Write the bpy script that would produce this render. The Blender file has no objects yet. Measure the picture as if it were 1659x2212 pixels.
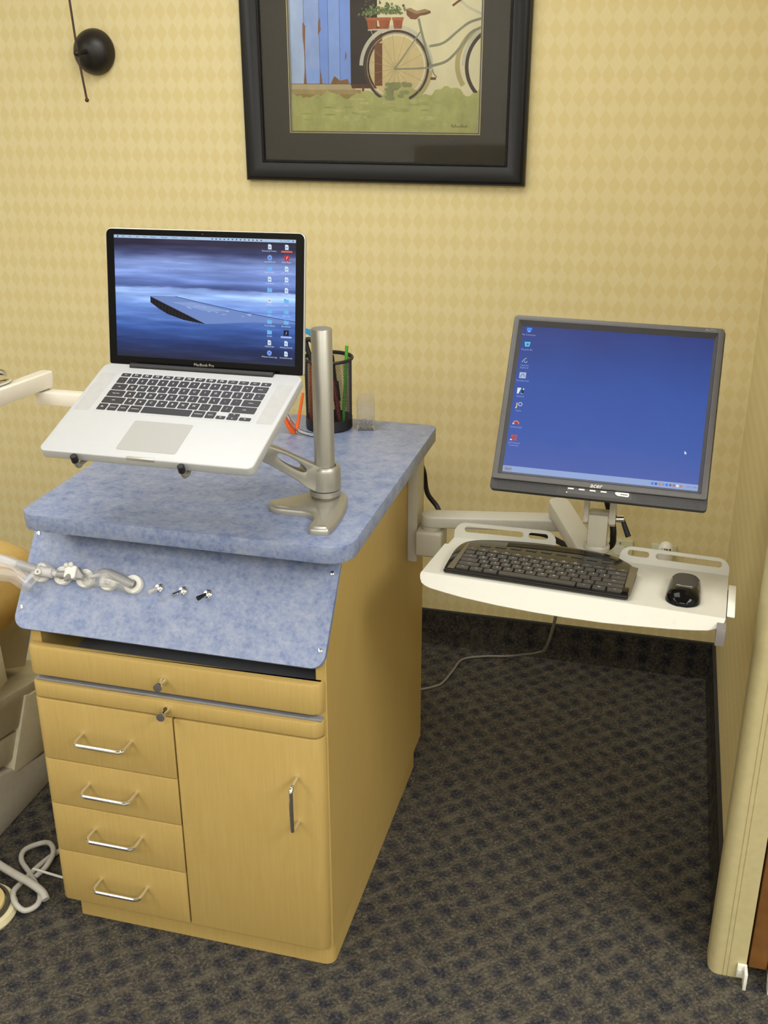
import bpy, bmesh, math, random
from mathutils import Matrix, Vector
random.seed(7)
SC = bpy.context.scene
COL = SC.collection
PI = math.pi

# ------------------------------------------------------------------ camera, light, exposure
SC.view_settings.view_transform = 'Standard'
SC.view_settings.look = 'None'
SC.view_settings.gamma = 1.0
SC.view_settings.use_curve_mapping = False
SC.view_settings.exposure = 0.0

def look_matrix(yaw, pitch, roll, loc):
    f = Vector((math.sin(yaw)*math.cos(pitch), math.cos(yaw)*math.cos(pitch), -math.sin(pitch)))
    r = Vector((math.cos(yaw), -math.sin(yaw), 0.0))
    u = r.cross(f)
    r2 = r*math.cos(roll) + u*math.sin(roll)
    u2 = -r*math.sin(roll) + u*math.cos(roll)
    m = Matrix((r2, u2, -f)).transposed().to_4x4()
    m.translation = Vector(loc)
    return m

cam_d = bpy.data.cameras.new('camera')
cam_d.sensor_fit = 'VERTICAL'
cam_d.sensor_height = 24.0
cam_d.sensor_width = 18.0
cam_d.lens = 24.0*2310.7/2212.0
cam_d.clip_start = 0.05
cam = bpy.data.objects.new('camera', cam_d)
cam.matrix_world = look_matrix(-.2614, .3923, -.0016, (-.2182, -2.7836, 1.6))
COL.objects.link(cam)
SC.camera = cam

world = bpy.data.worlds.new('world')
world.use_nodes = True
world.node_tree.nodes['Background'].inputs[0].default_value = (1.0, .96, .88, 1)
world.node_tree.nodes['Background'].inputs[1].default_value = 0.15
SC.world = world

def ceiling_lamp(x, y, sx, sy, watts, col=(1.0, .99, .97)):
    d = bpy.data.lights.new('ceiling_light', 'AREA')
    d.shape = 'RECTANGLE'; d.size = sx; d.size_y = sy
    d.energy = watts; d.color = col
    o = bpy.data.objects.new('ceiling_light', d)
    o.location = (x, y, 2.58)
    COL.objects.link(o)
ceiling_lamp(-1.0, -1.2, 1.2, .9, 22)
ceiling_lamp(-2.6, -2.4, 1.2, 1.2, 26)
ceiling_lamp(-2.3, -4.1, 1.2, 1.2, 36)
ceiling_lamp(-.3, -3.9, 1.2, 1.2, 49)
ceiling_lamp(1.5, -2.4, 1.2, 1.2, 58)
ceiling_lamp(1.5, -4.0, 1.2, 1.2, 40)

# ------------------------------------------------------------------ materials
def lin(c):
    c = c/255.0
    return c/12.92 if c <= .04045 else ((c+.055)/1.055)**2.4
def rgb(r, g, b):
    return (lin(r), lin(g), lin(b), 1.0)

class N:
    """small node-tree helper"""
    def __init__(s, name):
        s.m = bpy.data.materials.new(name); s.m.use_nodes = True
        s.t = s.m.node_tree; s.b = s.t.nodes['Principled BSDF']
        s.out = s.t.nodes['Material Output']
    def new(s, typ, **kw):
        n = s.t.nodes.new(typ)
        for k, v in kw.items(): setattr(n, k, v)
        return n
    def link(s, a, b): s.t.links.new(a, b)
    def coord(s, scale=(1, 1, 1), rot=(0, 0, 0)):
        c = s.new('ShaderNodeTexCoord'); mp = s.new('ShaderNodeMapping')
        mp.inputs['Scale'].default_value = scale; mp.inputs['Rotation'].default_value = rot
        s.link(c.outputs['Object'], mp.inputs['Vector'])
        return mp.outputs['Vector']
    def noise(s, vec, scale, detail=4, rough=.55):
        n = s.new('ShaderNodeTexNoise')
        n.inputs['Scale'].default_value = scale; n.inputs['Detail'].default_value = detail
        n.inputs['Roughness'].default_value = rough
        if vec is not None: s.link(vec, n.inputs['Vector'])
        return n.outputs['Fac']
    def ramp(s, fac, stops):
        r = s.new('ShaderNodeValToRGB'); e = r.color_ramp.elements
        while len(e) < len(stops): e.new(.5)
        for el, (p, c) in zip(e, stops): el.position = p; el.color = c
        s.link(fac, r.inputs['Fac'])
        return r.outputs['Color']
    def math(s, op, a, b=None):
        n = s.new('ShaderNodeMath', operation=op)
        for i, v in enumerate((a, b)):
            if v is None: continue
            if isinstance(v, (int, float)): n.inputs[i].default_value = v
            else: s.link(v, n.inputs[i])
        return n.outputs[0]
    def mix(s, fac, a, b, mode='MIX'):
        n = s.new('ShaderNodeMix', data_type='RGBA', blend_type=mode)
        for i, v in ((0, fac), (6, a), (7, b)):
            if isinstance(v, (int, float)): n.inputs[i].default_value = v
            elif isinstance(v, tuple): n.inputs[i].default_value = v
            else: s.link(v, n.inputs[i])
        return n.outputs[2]
    def bump(s, h, strength, dist=.001):
        n = s.new('ShaderNodeBump'); n.inputs['Strength'].default_value = strength
        n.inputs['Distance'].default_value = dist
        s.link(h, n.inputs['Height']); s.link(n.outputs['Normal'], s.b.inputs['Normal'])
    def set(s, color=None, rough=.5, metal=0.0, spec=.5, coat=0.0):
        if color is not None:
            if isinstance(color, tuple): s.b.inputs['Base Color'].default_value = color
            else: s.link(color, s.b.inputs['Base Color'])
        s.b.inputs['Roughness'].default_value = rough; s.b.inputs['Metallic'].default_value = metal
        s.b.inputs['Specular IOR Level'].default_value = spec
        s.b.inputs['Coat Weight'].default_value = coat
        return s.m

def plain(name, c, rough=.5, metal=0.0, spec=.5, coat=0.0, var=.05, scale=60):
    """a plain finish with a very slight tonal mottling"""
    n = N(name)
    f = n.noise(n.coord(), scale, 3)
    a = tuple(x*(1-var) for x in c[:3])+(1,); b = tuple(min(1, x*(1+var)) for x in c[:3])+(1,)
    return n.set(n.ramp(f, [(.3, a), (.7, b)]), rough, metal, spec, coat)

def emit(name, c, strength=1.0):
    n = N(name)
    n.set((0.004, 0.004, 0.004, 1), .3, spec=.15)
    n.b.inputs['Emission Color'].default_value = c
    n.b.inputs['Emission Strength'].default_value = strength
    return n.m

def wallpaper(name, axis):
    n = N(name)
    c = n.new('ShaderNodeTexCoord'); sp = n.new('ShaderNodeSeparateXYZ')
    n.link(c.outputs['Object'], sp.inputs[0])
    u = n.math('MULTIPLY', sp.outputs[axis], 1/.0328)
    v = n.math('MULTIPLY', sp.outputs['Z'], 1/.0504)
    w = n.math('ADD', n.math('COSINE', n.math('MULTIPLY', u, 2*PI)), n.math('COSINE', n.math('MULTIPLY', v, 2*PI)))
    soft = n.noise(c.outputs['Object'], 11, 2)
    k = n.ramp(n.math('ADD', n.math('MULTIPLY', w, .25), .5), [(.44, (0, 0, 0, 1)), (.535, (1, 1, 1, 1))])
    k = n.math('MULTIPLY', k, n.math('ADD', n.math('MULTIPLY', soft, .9), .45))
    col = n.mix(k, rgb(217, 200, 145), rgb(223, 209, 160))
    fine = n.noise(c.outputs['Object'], 420, 2)
    col = n.mix(n.math('MULTIPLY', fine, .12), col, rgb(212, 194, 142))
    return n.set(col, .62, spec=.25)

def maple(name):
    n = N(name)
    v = n.coord((95, 95, 5))
    g = n.noise(v, 2.2, 5, .65)
    broad = n.noise(n.coord((9, 9, .8)), 1.6, 3)
    fleck = n.noise(n.coord((160, 160, 9)), 2.0, 3)
    c1 = n.ramp(g, [(.28, rgb(182, 155, 92)), (.5, rgb(187, 161, 98)), (.74, rgb(192, 167, 105))])
    c2 = n.mix(n.math('MULTIPLY', broad, .45), c1, rgb(182, 150, 82))
    c3 = n.mix(n.math('MULTIPLY', fleck, .22), c2, rgb(168, 134, 64))
    return n.set(c3, .42, spec=.35)

def laminate(name):
    n = N(name)
    a = n.noise(n.coord(), 34, 6, .7); b = n.noise(n.coord((1, 1.4, 1)), 120, 4, .65)
    f = n.math('ADD', n.math('MULTIPLY', a, .55), n.math('MULTIPLY', b, .45))
    c = n.ramp(f, [(.36, rgb(98, 112, 150)), (.46, rgb(122, 135, 167)), (.54, rgb(136, 146, 171)), (.64, rgb(151, 158, 177))])
    return n.set(c, .34, spec=.45)

def carpet(name, dark=1.0):
    n = N(name)
    v = n.coord((1, 1, 1), (0, 0, -.76))
    warp = n.new('ShaderNodeTexNoise'); warp.inputs['Scale'].default_value = 34; n.link(v, warp.inputs['Vector'])
    vm = n.new('ShaderNodeVectorMath', operation='MULTIPLY_ADD')
    n.link(warp.outputs['Color'], vm.inputs[0]); vm.inputs[1].default_value = (.022, .022, .022); n.link(v, vm.inputs[2])
    vo = n.new('ShaderNodeTexVoronoi'); vo.inputs['Scale'].default_value = 22; vo.inputs['Randomness'].default_value = .15
    n.link(vm.outputs[0], vo.inputs['Vector'])
    blob = n.ramp(vo.outputs['Distance'], [(.20, (1, 1, 1, 1)), (.50, (0, 0, 0, 1))])
    ms = n.new('ShaderNodeMapping'); ms.inputs['Scale'].default_value = (1, 3.0, 1); n.link(v, ms.inputs['Vector']); vs = ms.outputs['Vector']
    tuft = n.noise(v, 150, 5, .78); tint = n.noise(v, 120, 2, .7); hue = n.noise(v, 61, 2, .6); streak = n.noise(vs, 17, 3, .6)
    base = n.ramp(tuft, [(.3, rgb(44, 42, 40)), (.5, rgb(82, 78, 70)), (.7, rgb(138, 132, 117))])
    base = n.mix(n.ramp(streak, [(.5, (0, 0, 0, 1)), (.66, (.5, .5, .5, 1))]), base, rgb(124, 117, 100))
    base = n.mix(n.ramp(hue, [(.55, (0, 0, 0, 1)), (.7, (.5, .5, .5, 1))]), base, rgb(108, 92, 72))
    dk = n.ramp(tuft, [(.3, rgb(22, 22, 26)), (.5, rgb(46, 47, 56)), (.72, rgb(86, 88, 102))])
    col = n.mix(n.math('MULTIPLY', blob, n.math('ADD', n.math('MULTIPLY', hue, .6), .52)), base, dk)
    col = n.mix(n.ramp(tint, [(.58, (0, 0, 0, 1)), (.74, (.5, .5, .5, 1))]), col, rgb(78, 90, 76))
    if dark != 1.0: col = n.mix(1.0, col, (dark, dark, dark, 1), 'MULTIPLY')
    n.bump(n.math('ADD', tuft, tint), .9, .006)
    return n.set(col, .95, spec=.1)

def thin_clear(name, tint=(1, 1, 1, 1), haze=0.0, gloss=.08, edge=1.0):
    """a thin sheet of clear plastic or glass"""
    n = N(name); t = n.t
    tr = n.new('ShaderNodeBsdfTransparent'); tr.inputs[0].default_value = tint
    gl = n.new('ShaderNodeBsdfGlossy'); gl.inputs['Roughness'].default_value = .06
    df = n.new('ShaderNodeBsdfDiffuse'); df.inputs[0].default_value = (.8, .8, .78, 1)
    fr = n.new('ShaderNodeFresnel'); fr.inputs[0].default_value = 1.5
    m1 = n.new('ShaderNodeMixShader'); m1.inputs[0].default_value = haze
    n.link(tr.outputs[0], m1.inputs[1]); n.link(df.outputs[0], m1.inputs[2])
    m2 = n.new('ShaderNodeMixShader')
    n.link(n.math('ADD', n.math('MULTIPLY', fr.outputs[0], edge), gloss-.04*edge), m2.inputs[0])
    n.link(m1.outputs[0], m2.inputs[1]); n.link(gl.outputs[0], m2.inputs[2])
    n.link(m2.outputs[0], n.out.inputs['Surface'])
    return n.m

WALL_X = wallpaper('wallpaper_harlequin', 'X'); WALL_Y = wallpaper('wallpaper_harlequin_side', 'Y')
MAPLE = maple('maple_laminate'); BLUE = laminate('blue_mottled_laminate')
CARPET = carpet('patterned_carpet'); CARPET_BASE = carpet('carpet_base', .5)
BINDING = plain('base_binding', rgb(48, 46, 44), .8)
CEIL = plain('ceiling_white', rgb(232, 230, 222), .9)
PAINT = plain('plain_wall_paint', rgb(222, 218, 204), .8)
TRIM = plain('beige_painted_metal', rgb(186, 174, 128), .45)
DOORW = plain('brown_door_wood', rgb(126, 84, 38), .5, var=.15, scale=30)
WHITE_PL = plain('white_plastic', rgb(228, 226, 214), .4)
DARKINT = plain('interior_shade', rgb(36, 34, 34), .7)
CHROME = plain('chrome', (.82, .82, .82, 1), .12, 1.0, var=.02)
SILVER = plain('silver_paint', rgb(170, 167, 157), .36, .65, var=.02)
ALU = plain('laptop_aluminium', rgb(180, 181, 180), .45, .1, var=.012)
ALU_E = plain('laptop_edge_aluminium', rgb(196, 194, 184), .35, .5, var=.02)
GRILLE = plain('speaker_perforation', rgb(170, 169, 165), .55, .1)
PADM = plain('trackpad_glass', rgb(166, 165, 160), .35, .1, var=.01)
KEYB = plain('black_key_plastic', rgb(44, 42, 44), .42)
LEGEND = plain('white_key_print', rgb(225, 225, 225), .6)
BLACKG = plain('black_gloss', rgb(10, 9, 10), .06, spec=.18)
BLACKM = plain('black_matte', rgb(26, 25, 25), .5)
RUBBER = plain('black_rubber', rgb(24, 24, 28), .6)
CREAM = plain('cream_enamel', rgb(196, 193, 180), .42, var=.015)
CREAM2 = plain('putty_enamel', rgb(192, 186, 168), .45, var=.02)
BEZEL = plain('charcoal_bezel', rgb(82, 80, 78), .45)
BEZELD = plain('charcoal_grille', rgb(56, 55, 54), .6)
LOGOS = plain('pale_silver_print', rgb(225, 224, 215), .4)
HOLD = plain('white_holder', rgb(232, 230, 220), .4)
GREYH = plain('grey_handpiece', rgb(158, 156, 154), .42, .1)
GREYT = plain('pale_grey_tubing', rgb(198, 196, 194), .45)
GREYM = plain('grey_metal_shelf', rgb(150, 152, 158), .4, .3)
BRONZE = plain('dark_bronze', rgb(38, 34, 32), .38, .3)
ROD = plain('bronze_rod', rgb(74, 56, 50), .4, .4)
FRAME = plain('black_frame', rgb(20, 19, 20), .36, spec=.4)
MAT_M = plain('dark_olive_mat', rgb(62, 56, 46), .85)
GOLD = plain('gilt_fillet', rgb(214, 200, 130), .4, .2)
NAVY = plain('grey_mat_core', rgb(98, 92, 100), .7)
GLASS = thin_clear('picture_glass', gloss=.03)
CLEAR = thin_clear('clear_plastic', (.97, .96, .94, 1), .05, .07)
SLEEVE = thin_clear('plastic_sleeve', (.97, .965, .955, 1), .16, .035, .22)
ORANGE = plain('orange_plastic', rgb(238, 104, 30), .3)
YELLOW = plain('tan_vinyl', rgb(204, 172, 102), .42)
BEIGE = plain('chair_beige', rgb(172, 164, 138), .45)
BEIGE2 = plain('chair_beige_light', rgb(198, 190, 162), .45)
BEIGE3 = plain('chair_base_grey', rgb(176, 170, 154), .5)
CORDW = plain('pale_cord', rgb(186, 182, 172), .5)
CORDG = plain('grey_cord', rgb(126, 122, 112), .5)
CORDB = plain('black_cord', rgb(18, 18, 20), .5)
OUTLET = plain('ivory_outlet', rgb(206, 208, 172), .45)

# ------------------------------------------------------------------ mesh helpers
def merge(dst, src, mi=0, m=None):
    vs = {}
    for v in src.verts:
        vs[v] = dst.verts.new(m @ v.co if m else v.co)
    for f in src.faces:
        try:
            nf = dst.faces.new([vs[v] for v in f.verts]); nf.material_index = mi
        except ValueError:
            pass
    src.free()

def box(bm, x0, x1, y0, y1, z0, z1, bev=0.0, seg=2, mi=0, m=None):
    t = bmesh.new(); bmesh.ops.create_cube(t, size=1.0)
    for v in t.verts:
        v.co = Vector(((x0+x1)/2+v.co.x*(x1-x0), (y0+y1)/2+v.co.y*(y1-y0), (z0+z1)/2+v.co.z*(z1-z0)))
    if bev > 0:
        bmesh.ops.bevel(t, geom=list(t.edges), offset=bev, segments=seg, profile=.5, affect='EDGES')
    merge(bm, t, mi, m); return bm

def rot_to(d):
    return Vector((0, 0, 1)).rotation_difference(Vector(d).normalized()).to_matrix().to_4x4()

def cyl(bm, p0, p1, r0, r1=None, seg=24, mi=0, bev=0.0):
    p0, p1 = Vector(p0), Vector(p1); r1 = r0 if r1 is None else r1
    L = (p1-p0).length
    prof = [(0, 0), (r0-bev, 0), (r0, bev), (r1, L-bev), (r1-bev, L), (0, L)] if bev else [(0, 0), (r0, 0), (r1, L), (0, L)]
    return lathe(bm, prof, Matrix.Translation(p0) @ rot_to(p1-p0), seg, mi)

def lathe(bm, prof, m=None, seg=32, mi=0):
    m = m or Matrix.Identity(4); rings = []
    for r, z in prof:
        if r <= 1e-7: rings.append([bm.verts.new(m @ Vector((0, 0, z)))])
        else: rings.append([bm.verts.new(m @ Vector((r*math.cos(2*PI*i/seg), r*math.sin(2*PI*i/seg), z))) for i in range(seg)])
    for a, b in zip(rings, rings[1:]):
        for i in range(seg):
            j = (i+1) % seg
            if len(a) == 1 and len(b) == 1: continue
            if len(a) == 1: q = [a[0], b[j], b[i]]
            elif len(b) == 1: q = [a[i], a[j], b[0]]
            else: q = [a[i], a[j], b[j], b[i]]
            f = bm.faces.new(q); f.material_index = mi
    return bm

def catmull(pts, n=8):
    P = [Vector(p) for p in pts]; P = [2*P[0]-P[1]] + P + [2*P[-1]-P[-2]]; out = []
    for i in range(1, len(P)-2):
        a, b, c, d = P[i-1:i+3]
        for k in range(n):
            t = k/n
            out.append(.5*((2*b)+(c-a)*t+(2*a-5*b+4*c-d)*t*t+(3*b-a-3*c+d)*t**3))
    out.append(P[-2]); return out

def tube(bm, pts, r, seg=10, n=6, mi=0, smooth=True, cap=True):
    P = catmull(pts, n) if smooth and len(pts) > 2 else [Vector(p) for p in pts]
    rad = r if callable(r) else (lambda t: r)
    up = None; rings = []
    for i, p in enumerate(P):
        d = (P[min(i+1, len(P)-1)]-P[max(i-1, 0)]).normalized()
        if up is None:
            up = Vector((0, 0, 1)) if abs(d.z) < .9 else Vector((1, 0, 0))
        s = d.cross(up).normalized(); up = s.cross(d).normalized()
        rr = rad(i/max(1, len(P)-1))
        rings.append([bm.verts.new(p+rr*(math.cos(2*PI*k/seg)*s+math.sin(2*PI*k/seg)*up)) for k in range(seg)])
    for a, b in zip(rings, rings[1:]):
        for k in range(seg):
            j = (k+1) % seg
            f = bm.faces.new([a[k], a[j], b[j], b[k]]); f.material_index = mi
    if cap:
        for q in (list(reversed(rings[0])), rings[-1]):
            f = bm.faces.new(q); f.material_index = mi
    return bm

def ball(bm, c, r, mi=0, sx=1, sy=1, sz=1, seg=20):
    t = bmesh.new(); bmesh.ops.create_uvsphere(t, u_segments=seg, v_segments=seg//2, radius=1)
    merge(bm, t, mi, Matrix.Translation(Vector(c)) @ Matrix.Diagonal((r*sx, r*sy, r*sz, 1))); return bm

def rrect(x0, x1, y0, y1, r, n=6):
    rs = r if isinstance(r, (list, tuple)) else [r]*4       # corners: BL, BR, TR, TL
    pts = []
    for (cx, cy, a), q in zip(((x0, y0, PI), (x1, y0, 1.5*PI), (x1, y1, 0), (x0, y1, .5*PI)), rs):
        sx = 1 if cx == x0 else -1; sy = 1 if cy == y0 else -1
        if q <= 0: pts.append((cx, cy)); continue
        for k in range(n+1):
            t = a+.5*PI*k/n
            pts.append((cx+sx*q+q*math.cos(t), cy+sy*q+q*math.sin(t)))
    return pts

def prism(bm, poly, h0, h1, m=None, mi=0, bev=0.0, seg=2, holes=()):
    """polygon in local XY (holes allowed) extruded in local Z"""
    t = bmesh.new()
    loops = [poly]+list(holes)
    if not holes:
        f0 = t.faces.new([t.verts.new((x, y, h0)) for x, y in poly])
        r = bmesh.ops.extrude_face_region(t, geom=[f0])
        for v in r['geom']:
            if isinstance(v, bmesh.types.BMVert): v.co.z = h1
    else:
        allv = []
        for z in (h0, h1):
            es = []; lv = []
            for lp in loops:
                vs = [t.verts.new((x, y, z)) for x, y in lp]; lv.append(vs)
                for a, b in zip(vs, vs[1:]+vs[:1]): es.append(t.edges.new((a, b)))
            bmesh.ops.triangle_fill(t, use_beauty=True, use_dissolve=False, edges=es)
            allv.append(lv)
        for la, lb in zip(*allv):
            k = len(la)
            for i in range(k):
                t.faces.new([la[i], la[(i+1) % k], lb[(i+1) % k], lb[i]])
    bmesh.ops.recalc_face_normals(t, faces=list(t.faces))
    if bev > 0:
        ed = [e for e in t.edges if len(e.link_faces) == 2 and
              abs(abs(e.link_faces[0].normal.z)-abs(e.link_faces[1].normal.z)) > .5]
        bmesh.ops.bevel(t, geom=ed, offset=bev, segments=seg, profile=.5, affect='EDGES')
    merge(bm, t, mi, m); return bm

AX_XZ = Matrix(((1, 0, 0, 0), (0, 0, -1, 0), (0, 1, 0, 0), (0, 0, 0, 1)))      # local (x,y,z) -> (X, -z, y)
AX_YZ = Matrix(((0, 0, 1, 0), (1, 0, 0, 0), (0, 1, 0, 0), (0, 0, 0, 1)))       # local (x,y,z) -> (z, x, y)

_glyph = {}
def text(bm, s, size, x, y, z=0.0, mi=0, align='CENTER', shear=0.0, m=None):
    key = (s, align)
    if key not in _glyph:
        c = bpy.data.curves.new('t', 'FONT'); c.body = s; c.align_x = align; c.align_y = 'CENTER'; c.resolution_u = 2
        o = bpy.data.objects.new('t', c)
        me = o.to_mesh()
        _glyph[key] = ([tuple(v.co) for v in me.vertices], [tuple(p.vertices) for p in me.polygons])
        o.to_mesh_clear(); bpy.data.objects.remove(o); bpy.data.curves.remove(c)
    V, F = _glyph[key]
    vs = []
    for a, b, _ in V:
        p = Vector((x+size*(a+shear*b), y+size*b, z)); vs.append(bm.verts.new(m @ p if m else p))
    for f in F:
        try: q = bm.faces.new([vs[i] for i in f]); q.material_index = mi
        except ValueError: pass
    return bm

class Flat:
    """flat printed or displayed picture: layers of coloured shapes in local XY"""
    def __init__(s, step=.000012): s.bm = bmesh.new(); s.z = 0.0; s.step = step; s.mats = []
    def mi(s, m):
        if m not in s.mats: s.mats.append(m)
        return s.mats.index(m)
    def poly(s, pts, m):
        s.z += s.step
        f = s.bm.faces.new([s.bm.verts.new((x, y, s.z)) for x, y in pts]); f.material_index = s.mi(m)
        if f.calc_area() and (f.normal_update() or f.normal.z < 0): f.normal_flip()
    def rect(s, x0, x1, y0, y1, m): s.poly([(x0, y0), (x1, y0), (x1, y1), (x0, y1)], m)
    def stroke(s, pts, w, m, n=6):
        s.z += s.step; k = s.mi(m)
        P = catmull([(x, y, 0) for x, y in pts], n) if len(pts) > 2 else [Vector((x, y, 0)) for x, y in pts]
        L = []
        for i, p in enumerate(P):
            d = (P[min(i+1, len(P)-1)]-P[max(i-1, 0)]).normalized(); q = Vector((-d.y, d.x, 0))*w/2
            L.append((s.bm.verts.new((p.x+q.x, p.y+q.y, s.z)), s.bm.verts.new((p.x-q.x, p.y-q.y, s.z))))
        for a, b in zip(L, L[1:]):
            f = s.bm.faces.new([a[1], b[1], b[0], a[0]]); f.material_index = k
    def arc(s, cx, cy, r, w, a0, a1, m, n=40, ry=None):
        ry = ry or r
        s.stroke([(cx+r*math.cos(math.radians(a0+(a1-a0)*i/n)), cy+ry*math.sin(math.radians(a0+(a1-a0)*i/n))) for i in range(n+1)], w, m, 1)
    def disc(s, cx, cy, r, m, ry=None, n=16):
        ry = ry or r
        s.poly([(cx+r*math.cos(2*PI*i/n), cy+ry*math.sin(2*PI*i/n)) for i in range(n)], m)
    def text(s, t, size, x, y, m, align='CENTER', shear=0):
        s.z += s.step; text(s.bm, t, size, x, y, s.z, s.mi(m), align, shear)

# ------------------------------------------------------------------ object helpers
def mesh_of(name, bm, mats, smooth=35):
    me = bpy.data.meshes.new(name)
    bm.normal_update(); bm.to_mesh(me); bm.free()
    for m in (mats if isinstance(mats, (list, tuple)) else [mats]): me.materials.append(m)
    if smooth:
        me.polygons.foreach_set('use_smooth', [True]*len(me.polygons))
        me.set_sharp_from_angle(angle=math.radians(smooth))
    return me

ROOTM = {}
def root_of(o):
    while o.parent: o = o.parent
    return o
def obj(name, bm, mats, parent=None, world=False, smooth=35, recalc=True):
    """link one mesh object; world=True: the mesh is given in world coordinates"""
    if parent is not None and world:
        bm.transform(ROOTM[root_of(parent).name].inverted())
    if recalc: bmesh.ops.recalc_face_normals(bm, faces=list(bm.faces))
    o = bpy.data.objects.new(name, mesh_of(name, bm, mats, smooth)); COL.objects.link(o)
    o.parent = parent
    return o
def tag(o, label, cat, group=None):
    o['label'] = label; o['category'] = cat
    if group: o['group'] = group
    return o
def thing(name, label, cat, m, group=None):
    if not isinstance(m, Matrix): m = Matrix.Translation(Vector(m))
    o = bpy.data.objects.new(name, None); o.empty_display_size = .05
    COL.objects.link(o); o.matrix_world = m; ROOTM[o.name] = m.copy()
    return tag(o, label, cat, group)
def single(name, bm, mats, label, cat, group=None, at=None, smooth=35, m=None):
    """a thing that is one mesh; the mesh is given in world coordinates, its origin moves to `at`"""
    if at is not None: bm.transform(Matrix.Translation(-Vector(at)))
    o = obj(name, bm, mats, None, False, smooth)
    if at is not None: o.location = at
    return tag(o, label, cat, group)
def struct(name, bm, mats, parent=None, smooth=35):
    o = obj(name, bm, mats, parent, False, smooth)
    if parent is None: o['kind'] = 'structure'
    return o
def frame(loc, yaw=0, pitch=0, roll=0):
    return Matrix.Translation(Vector(loc)) @ (Matrix.Rotation(yaw, 4, 'Z') @ Matrix.Rotation(pitch, 4, 'X') @ Matrix.Rotation(roll, 4, 'Y'))
B = bmesh.new

# ------------------------------------------------------------------ the room
struct('floor', box(B(), -3.8, 2.6, -5.2, .1, -.06, 0), CARPET)
struct('ceiling', box(B(), -3.8, 2.6, -5.2, .1, 2.6, 2.66), CEIL)
struct('wall_back', box(B(), -3.8, 2.6, 0, .1, 0, 2.6), WALL_X)
bm = box(B(), 0, .042, -1.075, 0, 0, 2.6); box(bm, .088, .13, -1.075, 0, 0, 2.6)
struct('wall_right', bm, WALL_Y)
struct('wall_left', box(B(), -3.9, -3.8, -5.2, .1, 0, 2.6), PAINT)
struct('wall_front', box(B(), -3.8, 2.6, -5.3, -5.2, 0, 2.6), PAINT)
struct('wall_far', box(B(), 2.6, 2.7, -5.2, .1, 0, 2.6), PAINT)

def base_profile(s):     # coved carpet base: (distance from wall, height)
    return [(0, 0), (s*.016, 0), (s*.012, .006), (s*.009, .018), (s*.008, .106), (0, .106)]
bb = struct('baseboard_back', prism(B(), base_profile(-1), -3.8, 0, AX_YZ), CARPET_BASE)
obj('binding', prism(B(), [(0, .106), (-.009, .106), (-.009, .1115), (0, .1115)], -3.8, 0, AX_YZ), BINDING, bb)
def prof_x(poly, y0, y1):
    b = prism(B(), poly, y0, y1, Matrix(((1, 0, 0, 0), (0, 0, 1, 0), (0, 1, 0, 0), (0, 0, 0, 1)))); return b
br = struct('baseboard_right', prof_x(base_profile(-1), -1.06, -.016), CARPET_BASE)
obj('binding', prof_x([(0, .106), (-.009, .106), (-.009, .1115), (0, .1115)], -1.06, -.009), BINDING, br)

# split jamb of the pocket door: a bull-nosed metal casing with shallow grooves
nose = [(.044, -1.119)]
for x in (.012, .004): nose += [(x+.0012, -1.119), (x, -1.1175), (x-.0012, -1.119)]
nose += [(-.004, -1.119)]
for k in range(1, 7):
    a = PI/2*k/7
    nose.append((-.004-.019*math.sin(a), -1.095-.024*math.cos(a)))
nose += [(-.023, -1.095), (-.023, -1.066), (-.021, -1.060), (-.018, -1.058), (0, -1.057), (.0, -1.075), (.044, -1.075)]
struct('trim_1', prism(B(), nose, 0, 2.6), TRIM)
struct('trim_2', prism(B(), rrect(.086, .20, -1.119, -1.076, [.004, .02, 0, 0]), 0, 2.6, bev=.001), TRIM)
dr = struct('door_1', box(B(), .049, .082, -1.112, -.35, .024, 2.2, .002), DOORW)
for x0, x1 in ((.028, .0455), (.0835, .101)):
    b = B()
    box(b, x0, x1, -1.126, -1.1192, .008, .038, .0015)
    box(b, x1-.006 if x0 < .05 else x0, x1 if x0 < .05 else x0+.006, -1.148, -1.126, -.0005, .038, .0012)
    cyl(b, ((x0+x1)/2-.003, -1.1262, .024), ((x0+x1)/2-.003, -1.129, .024), .0045, seg=12)
    obj('guide_bracket', b, WHITE_PL, dr)

# ------------------------------------------------------------------ cabinet
XR, XL = -.720, -1.284
YF, YB = -1.2895, -.555
cab = thing('dental_cabinet', 'maple cabinet with blue mottled top, sloping control panel, four wire-handled drawers and a door', 'cabinet', (-1.0, -.95, 0))
side = [(YF, .044), (YB, .044), (YB, .858), (-1.1515, .858), (YF, .676)]
b = B()
prism(b, side, XR-.019, XR, AX_YZ, bev=.0008, seg=1); prism(b, side, XL, XL+.019, AX_YZ, bev=.0008, seg=1)
box(b, XL+.019, XR-.019, YB-.015, YB, .044, .858)
box(b, XL+.019, XR-.019, YF+.001, YB-.015, .044, .060)
box(b, XL+.019, XR-.019, YF+.004, YB-.015, .514, .530)
obj('carcass', b, MAPLE, cab, True)
obj('compartment_shade_block', box(B(), XL+.0195, XR-.0195, -1.12, -.60, .66, .70), DARKINT, cab, True)  # dark block put in for the shade inside the open compartment
obj('plinth', prism(B(), rrect(-1.262, XR, YF+.002, -.625, [.004, .02, .004, .004]), 0.0, .044), MAPLE, cab, True)
obj('countertop', prism(B(), rrect(-1.281, -.677, -1.290, -.618, [.035, .045, .02, .02], 8), .858, .888, bev=.0012), BLUE, cab, True)

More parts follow.
